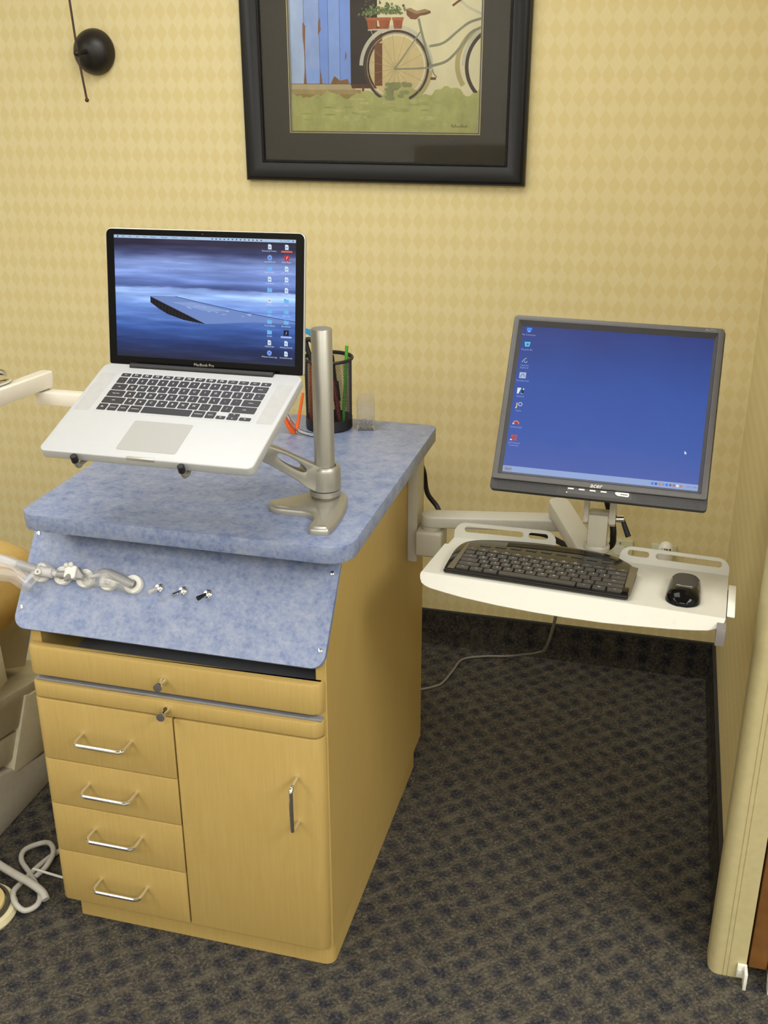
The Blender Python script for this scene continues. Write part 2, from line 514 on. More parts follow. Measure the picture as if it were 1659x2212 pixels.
def front(x0, x1, z0, z1, rl, rr, bev=.002):
    return prism(B(), rrect(x0, x1, -1.3105, YF-.0006, [rl, rr, 0, 0], 6), z0, z1, bev=bev, seg=2)
def wire_pull(p0, p1, parent):
    p0, p1 = Vector(p0), Vector(p1); d = (p1-p0).normalized(); y = Vector((0, -.036, 0))
    k = .010; pts = [p0, p0+y*.65]
    for i in range(1, 6):
        a = PI/2*i/5; pts.append(p0+y*.65+(y*.35)*math.sin(a)+d*k*(1-math.cos(a)))
    for i in range(0, 5):
        a = PI/2*i/5; pts.append(p1+y*.65+(y*.35)*math.cos(a)-d*k*(1-math.sin(a)))
    pts += [p1+y*.65, p1]
    b = tube(B(), pts, .0037, 10, 1, smooth=False)
    h = obj('handle', b, CHROME, parent, True); h['label'] = 'polished chrome wire handle'
def knob(x, z, parent):
    m = Matrix.Translation((x, -1.3105, z)) @ rot_to((.12, -1, .10))
    pr = [(0, 0), (.0075, 0), (.0078, .004), (.0062, .009), (.0038, .014), (.0036, .024), (.0062, .026), (.0084, .028), (.0084, .031), (.0076, .0325), (0, .0332)]
    h = obj('knob', lathe(B(), pr, m, 24), CHROME, parent, True); h['label'] = 'small chrome spool knob'
d1 = obj('drawer', front(XL-.001, -.7235, .577, .638, .014, .02, .005), MAPLE, cab, True); d1['label'] = 'top full-width drawer front standing proud of the dark opening'
knob(-1.0147, .606, d1)
d2 = obj('drawer', front(XL-.001, -.7245, .5305, .5615, .014, .02, .003), MAPLE, cab, True); d2['label'] = 'shallow full-width drawer front under the grey strip'
knob(-1.0144, .546, d2)
g = obj('pull_out_shelf', box(B(), XL+.004, -.7265, -1.3025, -.75, .5622, .5668, .0012), GREYM, cab, True); g['label'] = 'thin grey metal strip between the two upper drawers'
for z0, z1, hz in ((.3965, .5275, .463), (.2925, .3945, .350), (.1805, .2905, .245), (.0565, .1785, .124)):
    d = obj('drawer', front(XL-.001, -1.0058, z0, z1, .014, 0, .0018), MAPLE, cab, True)
    wire_pull((-1.191, -1.3105, hz), (-1.092, -1.3105, hz), d)
dd = obj('door', front(-1.0022, -.7235, .0565, .5275, 0, .02, .0018), MAPLE, cab, True)
wire_pull((-.7715, -1.3105, .446), (-.7715, -1.3105, .350), dd)

# control panel, in its own sloping frame
TH = .9314
PM = Matrix.Translation((-.72, -1.2991, .6796)) @ Matrix.Rotation(TH, 4, 'X')
def P3(x, y, h): return PM @ Vector((x, y, h))
pan = obj('control_panel', prism(B(), rrect(-.590, 0.0, -.013, .222, [.024, .024, .002, .002], 8), -.0115, 0, PM, bev=.0006, seg=1), BLUE, cab, True)
for x, y in ((-.0115, .1527), (-.0099, .0192), (-.5805, .0248), (-.5805, .1632)):
    b = lathe(B(), [(0, 0), (.0042, 0), (.0036, .0014), (0, .0022)], PM @ Matrix.Translation((x, y, 0)), 16)
    box(b, x-.003, x+.003, y-.0005, y+.0005, .0018, .0025, m=PM)
    obj('screw', b, CHROME, pan, True)
for x, mt, lab in ((-.3211, GREYT, 'toggle switch with a pale lever'), (-.2756, CHROME, 'toggle switch with a chrome lever'), (-.2283, CORDB, 'toggle switch with a black lever')):
    m = PM @ Matrix.Translation((x, .0907, 0))
    b = lathe(B(), [(0, 0), (.0085, 0), (.0085, .003), (.0062, .0035), (.0062, .008), (.0045, .009), (.0045, .004), (0, .004)], m, 6)
    lathe(b, [(.0058, .003), (.0058, .0085), (.0042, .0092), (0, .0085)], m, 20)
    s = obj('toggle_switch', b, CHROME, pan, True); s['label'] = lab
    tube_b = tube(B(), [PM @ Vector((x, .0907, .004)), PM @ Vector((x-.004, .084, .014)), PM @ Vector((x-.009, .0775, .021))], lambda t: .0022+.0022*t, 10, 4)
    obj('lever', tube_b, mt, s, True)
for i, x in enumerate((-.5538, -.5094, -.4646, -.4183, -.3701)):
    m = PM @ Matrix.Translation((x, .0905, 0))
    obj('holder', lathe(B(), [(.0035, 0), (.0175, 0), (.0175, .007), (.0162, .0092), (.0085, .0098), (.007, .0085), (.0065, .002), (0, .002)], m, 28), HOLD, pan, True)

# ------------------------------------------------------------------ handpieces in the holders
hv = thing('suction_handpiece', 'grey suction handpiece with pale hose in a clear sleeve at the panel\'s left end', 'suction handpiece', PM @ Matrix.Translation((-.56, .09, .02)))
H = .0215
obj('hose', tube(B(), [P3(-.86, .150, .03), P3(-.72, .121, .026), P3(-.64, .1065, H), P3(-.5885, .0967, H)], .0072, 14, 6), GREYT, hv, True)
b = cyl(B(), P3(-.593, .0975, H), P3(-.545, .0905, H), .0098, .0096, 24, bev=.001)
obj('barrel', b, GREYH, hv, True)
b = cyl(B(), P3(-.548, .091, H), P3(-.520, .0905, H), .0090, .0098, 24, bev=.0015)
cyl(b, P3(-.5205, .0905, H), P3(-.512, .0895, H), .0062, .0058, 20)
obj('tip_cap', b, GREYT, hv, True)
m = PM @ Matrix.Translation((-.5445, .0880, H+.0085))
obj('port_ring', lathe(B(), [(.0025, 0), (.0055, 0), (.0058, .003), (.0045, .0045), (.003, .004), (.0025, .001)], m, 20), HOLD, hv, True)
def sleeve(secs, flat=.45, n=28):
    b = B(); rings = []
    rnd = random.Random(3)
    for (x, y, hh, h) in secs:
        rings.append([b.verts.new(P3(x+rnd.uniform(-.0015, .0015), y+hh*math.cos(2*PI*k/n)*(1+.05*math.sin(5*k)), h+hh*flat*math.sin(2*PI*k/n)*(1+.12*math.sin(3*k+x*90)))) for k in range(n)])
    for a, c in zip(rings, rings[1:]):
        for k in range(n):
            b.faces.new([a[k], a[(k+1) % n], c[(k+1) % n], c[k]])
    return b
obj('plastic_sleeve', sleeve([(-.86, .128, .030, H+.008), (-.72, .105, .029, H+.002), (-.635, .0895, .0245, H), (-.60, .0875, .0225, H), (-.565, .068, .018, H), (-.545, .096, .016, H), (-.528, .094, .012, H), (-.516, .092, .006, H)], .55), SLEEVE, hv, True)

aw = thing('air_water_syringe', 'silver syringe head with two push buttons, second holder from the left on the sloping panel', 'dental syringe', PM @ Matrix.Translation((-.4837, .09, .02)))
b = B()
prism(b, rrect(-.4945, -.4725, .0835, .1075, [.003, .006, .003, .003]), H-.009, H+.009, PM, bev=.002)
obj('valve_body', b, HOLD, aw, True)
b = prism(B(), [(-.4735, .085), (-.4600, .086), (-.4575, .092), (-.4735, .107)], H-.008, H+.006, PM, bev=.0025)
obj('handle_end', b, GREYH, aw, True)
for x, y in ((-.4925, .1065), (-.4835, .1085)):
    obj('push_button', cyl(B(), P3(x, y-.004, H+.003), P3(x, y+.001, H+.013), .0042, seg=18, bev=.001), LOGOS, aw, True)
b = cyl(B(), P3(-.4845, .088, H+.004), P3(-.4845, .081, H+.0125), .0062, .005, 18)
cyl(b, P3(-.4845, .081, H+.0125), P3(-.4845, .0775, H+.0165), .0030, .0024, 14)
obj('collar_nut', b, GREYH, aw, True)
obj('tip', tube(B(), [P3(-.4935, .0905, H), P3(-.503, .0895, H), P3(-.5125, .0893, H)], lambda t: .0068-.001*t, 16, 4), GREYH, aw, True)

bg = thing('bagged_handpiece', 'bent grey handpiece in a crumpled clear sleeve, plugged into the rightmost white holder', 'dental handpiece', PM @ Matrix.Translation((-.40, .09, .02)))
obj('shaft', tube(B(), [P3(-.3655, .0885, .012), P3(-.378, .0915, .017), P3(-.40, .0985, .020), P3(-.4185, .1035, .021), P3(-.4275, .1025, .021), P3(-.437, .0955, .021), P3(-.445, .0905, .021)], lambda t: .0078-.0042*min(1, max(0, (t-.45)*2.6)), 14, 6), GREYH, bg, True)
obj('plastic_sleeve', sleeve([(-.462, .086, .006, .02), (-.452, .087, .013, .02), (-.435, .091, .015, .021), (-.41, .0945, .0165, .021), (-.385, .089, .0155, .019), (-.366, .084, .012, .017)], .6), SLEEVE, bg, True)

# ------------------------------------------------------------------ laptop
LM = frame((-.9706, -1.3978, 1.0534), -.0278, .3538, -.0136)
lap = thing('laptop', 'open silver laptop with black keys and blue seascape screen on a stand', 'laptop', LM)
LD = .240
obj('base', prism(B(), rrect(-.182, .182, 0, LD, [.012, .012, .014, .014], 8), -.0155, 0, bev=.0022, seg=3), ALU, lap)
obj('latch_notch', box(B(), -.0265, .021, -.0006, .004, -.0045, .0004, .0004), ALU_E, lap)
obj('trackpad', prism(B(), rrect(-.0535, .049, .017, .0905, .004), -.001, .0003), PADM, lap)
for s in (-1, 1):
    obj('speaker_grille', prism(B(), rrect(min(s*.1475, s*.1745), max(s*.1475, s*.1745), .107, .211, .002), -.001, .00018), GRILLE, lap)
well = obj('keyboard_deck', prism(B(), rrect(-.1415, .1405, .1065, .2165, .005), -.001, .00022), ALU, lap)
def key(x0, x1, y0, y1, s, h=.0012, small=False, parent=lap, mat=KEYB, tsize=.0062, z=0.0, r=.0016, m=None, off=(0, 0)):
    b = prism(B(), rrect(x0, x1, y0, y1, r, 3), z, z+h, bev=.0004, seg=1)
    if s:
        text(b, s, tsize*(.55 if len(s) > 2 else 1), (x0+x1)/2+off[0], (y0+y1)/2+off[1], z+h+.00008, 1)
    if m: b.transform(m)
    o = obj('key', b, [mat, LEGEND], parent, recalc=False)
    return o
ROWY = [(.2035, .2122), (.1845, .2005), (.1660, .1820), (.1475, .1635), (.1290, .1450), (.1105, .1265)]
def row(labels, widths, y0, y1, x0=-.1350, total=.2712, gap=.0030):
    k = (total-gap*(len(widths)-1))/sum(widths); x = x0
    for s, w in zip(labels, widths):
        key(x, x+w*k, y0, y1, s); x += w*k+gap
row(['esc', 'F1', 'F2', 'F3', 'F4', 'F5', 'F6', 'F7', 'F8', 'F9', 'F10', 'F11', 'F12', 'o'], [1]*14, *ROWY[0])
row(list('`1234567890-=')+['delete'], [1]*13+[1.55], *ROWY[1])
row(['tab']+list('QWERTYUIOP[]')+['\\'], [1.55]+[1]*13, *ROWY[2])
row(['caps lock']+list("ASDFGHJKL;'")+['return'], [1.85]+[1]*11+[1.85], *ROWY[3])
row(['shift']+list('ZXCVBNM,./')+['shift'], [2.4]+[1]*10+[2.4], *ROWY[4])
row(['fn', 'control', 'option', 'command', '', 'command', 'option'], [1, 1, 1, 1.25, 5.35, 1.25, 1], *ROWY[5], total=.2090)
key(.0770, .0925, .1105, .1182, '<'); key(.0955, .1140, .1105, .1182, 'v'); key(.0955, .1140, .1192, .1265, '^'); key(.1170, .1362, .1105, .1182, '>')
obj('hinge', cyl(B(), (-.131, .2350, -.0005), (.131, .2350, -.0005), .0058, seg=20), BLACKM, lap)

LA = 1.0661
LID = Matrix.Translation((0, .2451, -.0049)) @ Matrix.Rotation(LA, 4, 'X')
lid = obj('lid', prism(B(), rrect(-.1792, .1792, 0, .2272, [.004, .004, .011, .011], 8), -.0075, -.0006, LID, bev=.0015, seg=2), ALU_E, lap)
obj('screen_glass', prism(B(), rrect(-.1776, .1776, .0005, .2256, [.003, .003, .0095, .0095], 8), -.0007, 0, LID), BLACKG, lid)
F = Flat(.000008)
sky = N('seascape_display')
tc = sky.new('ShaderNodeTexCoord'); sp = sky.new('ShaderNodeSeparateXYZ'); sky.link(tc.outputs['UV'], sp.inputs[0])
mp = sky.new('ShaderNodeMapping'); mp.inputs['Scale'].default_value = (1.1, 9, 1); mp.inputs['Rotation'].default_value = (0, 0, .16)
sky.link(tc.outputs['UV'], mp.inputs[0])
nz = sky.noise(mp.outputs[0], 1.6, 4, .55)
mp2 = sky.new('ShaderNodeMapping'); mp2.inputs['Scale'].default_value = (2.2, 7, 1); mp2.inputs['Rotation'].default_value = (0, 0, -.2); sky.link(tc.outputs['UV'], mp2.inputs[0])
nz2 = sky.noise(mp2.outputs[0], 2.2, 3, .5)
yy = sky.math('ADD', sp.outputs['Y'], sky.math('MULTIPLY', sky.math('SUBTRACT', nz2, .5), .06))
gr = sky.ramp(yy, [(0, rgb(38, 42, 62)), (.12, rgb(34, 50, 98)), (.27, rgb(58, 90, 160)), (.42, rgb(100, 134, 204)), (.54, rgb(150, 182, 240)), (.575, rgb(140, 168, 228)),
                   (.59, rgb(76, 94, 150)), (.66, rgb(104, 128, 192)), (.78, rgb(128, 150, 208)), (.86, rgb(66, 74, 116)), (.93, rgb(38, 36, 58)), (1, rgb(46, 42, 64))])
st = sky.ramp(nz, [(.32, (.66, .66, .7, 1)), (.5, (1, 1, 1, 1)), (.66, (1.6, 1.55, 1.45, 1))])
cs = sky.mix(1.0, gr, st, 'MULTIPLY')
sky.set((.004, .004, .004, 1), .15, spec=.15); sky.link(cs, sky.b.inputs['Emission Color']); sky.b.inputs['Emission Strength'].default_value = 1.12
E = {}
def em(r, g, b_):
    k = (r, g, b_)
    if k not in E: E[k] = emit('display_%d_%d_%d' % k, rgb(r, g, b_))
    return E[k]
X0, X1, Y0, Y1 = -.1632, .1634, .0148, .216
F.rect(X0, X1, Y0, Y1, sky.m)
F.rect(X0, X1, .2112, .216, em(170, 196, 226))
x = -.156
F.disc(x, .2136, .0013, em(40, 44, 60), n=10); x += .0075
for w in ('Mail', 'File', 'Edit', 'View', 'Mailbox', 'Message', 'Format', 'Window', 'Help'):
    F.text(w, .0034, x, .2136, em(66, 80, 110), 'LEFT'); x += .0022*len(w)+.0045
for i in range(13): F.rect(.016+i*.0072, .0185+i*.0072, .2126, .2146, em(60, 76, 108))
F.text('Thu 1:16 PM', .0034, .144, .2136, em(66, 80, 110)); F.disc(.1585, .2136, .0012, em(66, 80, 110), n=8)
# the pier in the picture
PD, PT = em(16, 15, 22), em(112, 138, 198)
F.poly([(-.0973, .1172), (-.0505, .1183), (.02, .107), (.10, .095), (.1634, .0872), (.1634, .0835), (.09, .083), (.0034, .0757)], PT)
F.poly([(-.06, .1095), (-.02, .1105), (.03, .102), (.045, .099), (.01, .0965), (-.02, .1015)], em(134, 158, 212))
F.poly([(-.0973, .1169), (-.0973, .1072), (-.082, .0975), (-.0654, .089), (-.035, .0805), (.0034, .0757)], PD)
F.stroke([(-.0973, .1172), (.0034, .0762)], .0010, em(96, 108, 148))
for i in range(15):
    t = i/15; xx = -.094+.092*t; yt = .1155-.0400*t
    F.stroke([(xx, yt-.002), (xx+.0006, yt-.002-.0105*(1-t)*(1 if t > .1 else .5)-.003)], .0006, em(52, 50, 58))
F.stroke([(-.0973, .1172), (-.0505, .1183)], .0005, em(60, 72, 110))
F.stroke([(-.0505, .1185), (.02, .1068), (.10, .0947), (.1634, .0868)], .0009, em(40, 48, 78))
rnd = random.Random(5)
for i in range(16):
    xx = -.035+.12*rnd.random(); yy0 = .103-.17*(xx+.035)*.5+rnd.uniform(-.004, .004)
    F.stroke([(xx, yy0), (xx+.003+.005*rnd.random(), yy0-.0006)], .0008, em(168, 190, 232))
F.poly([(-.062, .1635), (-.0608, .1612), (-.0614, .1612)], em(20, 24, 40))
WT = em(205, 214, 236)
def doc(x, y): F.poly([(x-.003, y-.004), (x+.003, y-.004), (x+.003, y+.0022), (x+.0012, y+.004), (x-.003, y+.004)], em(206, 226, 246)); F.rect(x-.0016, x+.0016, y-.0012, y+.0004, em(120, 140, 180))
def fold(x, y): F.rect(x-.0042, x+.0042, y-.0034, y+.0026, em(112, 180, 238)); F.rect(x-.0042, x-.0005, y+.0024, y+.0036, em(96, 164, 226))
def app(x, y): F.disc(x, y, .0042, em(120, 160, 232)); F.rect(x-.0018, x+.0018, y-.001, y+.001, em(66, 96, 190))
c1 = [(doc, 'Download Power...'), (app, 'autoHDR.exe'), (fold, 'New Folder'), (doc, 'Treatment'), (fold, 'presentation tools'), (doc, 'Patients'), (fold, 'Files'), (fold, 'Travel Edited'), (fold, 'SCAN'), (doc, 'VIDEOS.flw'), (app, 'VMware Fusion.app')]
c2 = [(doc, ''), (None, 'Flash Player'), (doc, '2.07 in Side 2'), (doc, 'Invoice'), (doc, 'AAO VISIT'), (fold, 'Extra'), (fold, 'Otis Talk'), (fold, 'BrowSmart'), (None, ''), (doc, 'Getting Started'), (doc, 'ScreenShots.zip')]
for col, cx in ((c1, .1188), (c2, .1482)):
    for i, (fn, s) in enumerate(col):
        y = .2040-.01695*i
        if fn: fn(cx, y)
        elif i == 1: F.rect(cx-.004, cx+.004, y-.004, y+.004, em(196, 40, 44)); F.text('f', .007, cx, y, em(250, 230, 230), shear=.3)
        else: F.rect(cx-.0045, cx+.0045, y-.0045, y+.0045, em(18, 20, 34)); F.text('♪', .008, cx, y, em(150, 180, 230))
        if s: F.text(s, .0035, cx, y-.0066, WT)
        else: F.poly(rrect(cx-.0098, cx+.0098, y-.0083, y-.0055, .0014, 3), em(222, 96, 80) if i == 0 else em(170, 190, 232))
me_bm = F.bm
uv = me_bm.loops.layers.uv.new('UVMap')
for f in me_bm.faces:
    for l in f.loops: l[uv].uv = ((l.vert.co.x-X0)/(X1-X0), (l.vert.co.y-Y0)/(Y1-Y0))
me_bm.transform(LID @ Matrix.Translation((0, 0, .0001)))
s = obj('screen_display', me_bm, F.mats, lid, smooth=0, recalc=False); s['label'] = 'lit screen with a blue seascape, a dark pier and two columns of icons'
b = text(B(), 'MacBook Pro', .0068, 0, .0072, .0002, 0, m=LID)
obj('bezel_lettering', b, plain('grey_print', rgb(176, 172, 160), .5), lid, smooth=0)
obj('webcam', cyl(B(), LID @ Vector((0, .2205, 0)), LID @ Vector((0, .2205, .0003)), .0012, seg=12), BEZELD, lid)

# ------------------------------------------------------------------ laptop stand
stand = thing('laptop_stand', 'silver column laptop stand with two-toed foot on the blue countertop', 'laptop stand', (-.772, -1.114, .888))
foot = [(-.8635, -1.150), (-.859, -1.166), (-.842, -1.1765), (-.815, -1.178), (-.790, -1.1795), (-.776, -1.185), (-.767, -1.197), (-.764, -1.215), (-.762, -1.238), (-.754, -1.248), (-.732, -1.246), (-.724, -1.238), (-.722, -1.205), (-.7245, -1.16), (-.731, -1.115), (-.741, -1.090), (-.762, -1.079), (-.785, -1.083), (-.808, -1.102), (-.835, -1.121), (-.856, -1.137)]
fp = [(p.x, p.y) for p in catmull([(x, y, 0) for x, y in foot]+[(foot[0][0], foot[0][1], 0)], 4)][:-1]
b = B(); rings = []
for k, (ins, z) in enumerate(((0, .8882), (.0, .894), (.0012, .8975), (.0045, .9005), (.009, .9020))):
    n_ = len(fp); rg = []
    for i in range(n_):
        p = Vector(fp[i]); t = (Vector(fp[(i+1) % n_])-Vector(fp[i-1])).normalized(); nrm = Vector((-t.y, t.x))
        q = p+nrm*ins if ins else p
        zz = z+(.008*max(0, 1-(q-Vector((-.772, -1.114))).length/.07) if k >= 1 else 0)
        rg.append(b.verts.new((q.x, q.y, zz)))
    rings.append(rg)
for a, c in zip(rings, rings[1:]):
    for i in range(len(fp)): b.faces.new([a[i], a[(i+1) % len(fp)], c[(i+1) % len(fp)], c[i]])
b.faces.new(rings[-1]); b.faces.new(list(reversed(rings[0])))
obj('foot', b, SILVER, stand, True, smooth=50)
pc = Matrix.Translation((-.772, -1.114, 0))
obj('foot_hub', lathe(B(), [(0, .893), (.031, .893), (.0295, .9005), (.026, .9035), (.0225, .9035), (.0225, .906), (.0268, .909), (.0278, .9185), (.0265, .9195), (0, .9195)], pc, 40), SILVER, stand, True)
obj('column', lathe(B(), [(0, .92), (.0178, .92), (.0178, 1.2020), (.0170, 1.2032), (0, 1.2050)], pc, 40), SILVER, stand, True)
obj('seal_ring', lathe(B(), [(.0255, .9185), (.0268, .9188), (.0268, .9208), (.0255, .9212)], pc, 40), RUBBER, stand, True)
# collar and swept arm
dv = Vector((-.7507, -.6606, 0)); AM = Matrix(((dv.x, 0, -dv.y, -.772), (dv.y, 0, dv.x, -1.114), (0, 1, 0, 0), (0, 0, 0, 1)))   # local (s, z, t)
b = lathe(B(), [(.0182, .926), (.0282, .9212), (.0284, .93), (.0278, .955), (.0262, .9610), (.0240, .9635), (.0195, .9625), (.0186, .958)], pc, 44)
obj('collar', b, SILVER, stand, True)
top = [(.010, .9625), (.022, .9695), (.05, .9865), (.08, 1.0050), (.1136, 1.0220), (.15, 1.0345), (.2, 1.043)]
bot = [(.2, 1.018), (.15, 1.0075), (.119, .9925), (.1065, .9843), (.083, .9671), (.059, .9490), (.0405, .9315), (.028, .9235), (.020, .9222)]
slot = [(.040, .9655), (.0445, .9722), (.059, .985), (.075, .996), (.0875, 1.0018), (.092, .9995), (.0855, .989), (.0675, .974), (.050, .9630), (.042, .9610)]
sl = [(p.x, p.y) for p in catmull([(x, y, 0) for x, y in slot]+[(slot[0][0], slot[0][1], 0)], 3)][:-1]
obj('arm', prism(B(), top+bot, -.0155, .0155, AM, bev=.002, holes=[sl]), SILVER, stand, True)
b = B()
prism(b, rrect(-.085, .085, .05, .17, .02), -.0235, -.0165, LM, bev=.001)
obj('support_plate', b, SILVER, stand, True)
E0 = Vector((-.772, -1.114, 0))+dv*.187
b = cyl(B(), (E0.x, E0.y, 1.030), LM @ Vector(((LM.inverted() @ Vector((E0.x, E0.y, 1.09))).x, .115, -.031)), .018, seg=28, bev=.002)
obj('tilt_joint', b, SILVER, stand, True)
for hx in (-.1128, .0698):
    b = tube(B(), [LM @ Vector(q) for q in ((hx*.75, .075, -.0215), (hx*.9, .03, -.0225), (hx, .008, -.0235), (hx, -.004, -.0225), (hx, -.0085, -.0155), (hx, -.0085, -.006))], .0038, 12, 5)
    hk = obj('hook', b, SILVER, stand, True)
    b = cyl(B(), LM @ Vector((hx, -.0085, -.0115)), LM @ Vector((hx, -.0085, .0025)), .0056, .0056, 16, bev=.0015)
    obj('rubber_tip', b, RUBBER, hk, True)

# ------------------------------------------------------------------ framed picture
pic = thing('framed_picture', 'bicycle painting in a wide black frame with dark mat hanging above the desk', 'picture', (-.963, 0, 1.33))
PXL, PXR, PZB, PZT = -1.3325, -.5955, 1.330, 2.2
def moulding(prof, x0, x1, z0, z1):
    """profile: (inset from the outer edge, depth from the wall) swept round a rectangle"""
    b = B(); rings = []
    for cx, cz, sx, sz in ((x0, z0, 1, 1), (x1, z0, -1, 1), (x1, z1, -1, -1), (x0, z1, 1, -1)):
        rings.append([b.verts.new((cx+sx*i, -d, cz+sz*i)) for i, d in prof])
    for q in range(4):
        a, c = rings[q], rings[(q+1) % 4]
        for i in range(len(prof)-1): b.faces.new([a[i], c[i], c[i+1], a[i+1]])
    return b
fr = obj('frame', moulding([(0, .001), (0, .018), (.002, .021), (.005, .0215), (.007, .024), (.012, .0255), (.03, .023), (.042, .017), (.045, .0165), (.047, .018), (.0505, .018), (.052, .0155), (.052, .004)], PXL, PXR, PZB, PZT), FRAME, pic, True)
b = B()
for side_ in range(4):
    horiz = side_ < 2
    L0, L1 = (PXL+.049, PXR-.049) if horiz else (PZB+.049, PZT-.049)
    nb = int((L1-L0)/.0052)
    for i in range(nb):
        t = L0+(i+.5)*(L1-L0)/nb
        if (not horiz and t > 1.85): continue
        c = (t, -.0182, PZB+.049 if side_ == 0 else PZT-.049) if horiz else (PXL+.049 if side_ == 2 else PXR-.049, -.0182, t)
        if side_ == 1: continue
        ball(b, c, .0021, seg=6)
obj('beading', b, FRAME, fr, True)
AXL, AXR, AZB, AZT = -1.2065, -.7175, 1.4535, 2.08
obj('mat_board', prism(B(), [(PXL+.05, PZB+.05), (PXR-.05, PZB+.05), (PXR-.05, PZT-.05), (PXL+.05, PZT-.05)], .004, .0072, AX_XZ, holes=[[(AXL-.004, AZB-.004), (AXR+.004, AZB-.004), (AXR+.004, AZT), (AXL-.004, AZT)]]), MAT_M, pic, True)
def ringr(x0, x1, z0, z1, w, d0, d1):
    return prism(B(), [(x0, z0), (x1, z0), (x1, z1), (x0, z1)], d0, d1, AX_XZ, holes=[[(x0+w, z0+w), (x1-w, z0+w), (x1-w, z1-w), (x0+w, z1-w)]])
obj('fillet', ringr(AXL-.0045, AXR+.0045, AZB-.0045, AZT+.005, .0016, .0068, .0078), GOLD, pic, True)
obj('fillet', ringr(AXL-.0029, AXR+.0029, AZB-.0029, AZT+.004, .0032, .006, .0072), NAVY, pic, True)
obj('fillet', ringr(AXL-.0002, AXR+.0002, AZB-.0002, AZT+.001, .0012, .0056, .0068), GOLD, pic, True)
def pm(name, c, var=.18, sc=28):
    n = N('paint_'+name)
    f = n.noise(n.coord((1, 1, .6)), sc, 5, .65)
    a = tuple(v*(1-var) for v in c[:3])+(1,); b_ = tuple(min(1, v*(1+var)) for v in c[:3])+(1,)
    return n.set(n.ramp(f, [(.30, a), (.70, b_)]), .75, spec=.1)
F = Flat(.000008)
CR = pm('cream', rgb(242, 233, 190), .08, 14); SHW = pm('cream_shade', rgb(196, 180, 122), .08)
F.rect(AXL, AXR, AZB, AZT, CR)
BL1, BL2, BL3 = pm('blue_pale', rgb(186, 206, 238), .12, 18), pm('blue', rgb(152, 184, 244), .1, 18), pm('blue_deep', rgb(136, 170, 240), .1, 18)
DK, RB = pm('dark_doorway', rgb(48, 36, 34), .3), pm('red_brown', rgb(120, 72, 44), .25, 40)
RU, ST, DIRT = pm('rust', rgb(152, 106, 66), .25), pm('step', rgb(200, 184, 140), .1), pm('earth', rgb(166, 146, 88), .15)
GR, GR2, GR3 = pm('grass', rgb(190, 190, 118), .2, 26), pm('grass_light', rgb(200, 198, 130), .2, 30), pm('grass_dark', rgb(180, 182, 110), .22, 30)
F.rect(AXL, -1.047, 1.565, AZT, BL2); F.rect(AXL, -1.168, 1.565, AZT, BL1); F.rect(-1.168, -1.128, 1.60, AZT, pm('blue_mid', rgb(164, 188, 236), .12))
F.rect(-1.128, -1.105, 1.565, AZT, BL3); F.rect(-1.075, -1.047, 1.565, AZT, BL3)
for x in (-1.168, -1.128, -1.105, -1.075): F.stroke([(x, 1.567), (x, AZT)], .0012, pm('seam', rgb(96, 112, 150), .2))
F.poly([(-1.172, 1.565), (-1.164, 1.565), (-1.1665, 1.61), (-1.166, 1.66), (-1.164, 1.70), (-1.171, 1.71), (-1.172, 1.68), (-1.1685, 1.64), (-1.1688, 1.60)], RU)
F.poly([(-1.131, 1.68), (-1.124, 1.69), (-1.125, 1.72), (-1.13, 1.71)], RU); F.poly([(-1.13, 1.565), (-1.122, 1.565), (-1.126, 1.60)], RU)
F.poly([(-1.10, 1.565), (-1.05, 1.565), (-1.055, 1.578), (-1.075, 1.574), (-1.09, 1.585), (-1.097, 1.573)], RU); F.poly([(-1.062, 1.62), (-1.057, 1.63), (-1.06, 1.645)], RU)
F.rect(AXL, -1.035, 1.553, 1.566, ST); F.stroke([(AXL, 1.566), (-1.045, 1.566)], .0015, pm('step_line', rgb(120, 104, 84), .2))
F.rect(AXL, -1.02, 1.53, 1.553, DIRT); F.rect(AXL, -1.03, 1.542, 1.553, pm('step_face', rgb(182, 160, 104), .12))
F.rect(-1.047, -.978, 1.562, AZT, DK); F.poly([(-.985, 1.562), (-.965, 1.562), (-.965, 1.695), (-.985, 1.70)], RB)
F.poly([(-1.045, 1.556), (-.966, 1.556), (-.968, 1.566), (-1.045, 1.566)], pm('sill', rgb(96, 54, 42), .3)); F.rect(-1.018, -1.012, 1.54, 1.558, RB)
# bicycle and its shadow
F.arc(-.690, 1.612, .085, .012, 120, 215, SHW); F.arc(-.916, 1.60, .074, .010, -60, 60, SHW)
F.disc(-.929, 1.606, .070, pm('wheel_field', rgb(226, 206, 148), .1), n=40)
F.rect(-.985, -.965, 1.562, 1.66, RB)
TY = pm('tyre', rgb(76, 58, 48), .2); SP_ = pm('spoke', rgb(170, 146, 92), .1); STEEL = pm('steel', rgb(152, 152, 124), .14); FEN = pm('mudguard', rgb(216, 212, 186), .12)
for a in range(0, 360, 24): F.stroke([(-.931, 1.602), (-.931+.076*math.cos(math.radians(a)), 1.604+.076*math.sin(math.radians(a)))], .0007, SP_)
F.arc(-.929, 1.606, .0805, .0062, -65, 245, TY, 60); F.arc(-.929, 1.606, .0755, .0018, -65, 245, pm('rim', rgb(176, 160, 118), .1), 60)
F.arc(-.664, 1.608, .088, .009, 118, 232, TY, 30)
F.arc(-.930, 1.606, .0895, .0095, -6, 178, FEN, 50); F.arc(-.664, 1.608, .0965, .009, 124, 180, FEN, 20)
F.stroke([(-1.0015, 1.6895), (-.965, 1.691), (-.93, 1.691)], .003, FEN); F.stroke([(-1.0, 1.704), (-.985, 1.668)], .0012, FEN)
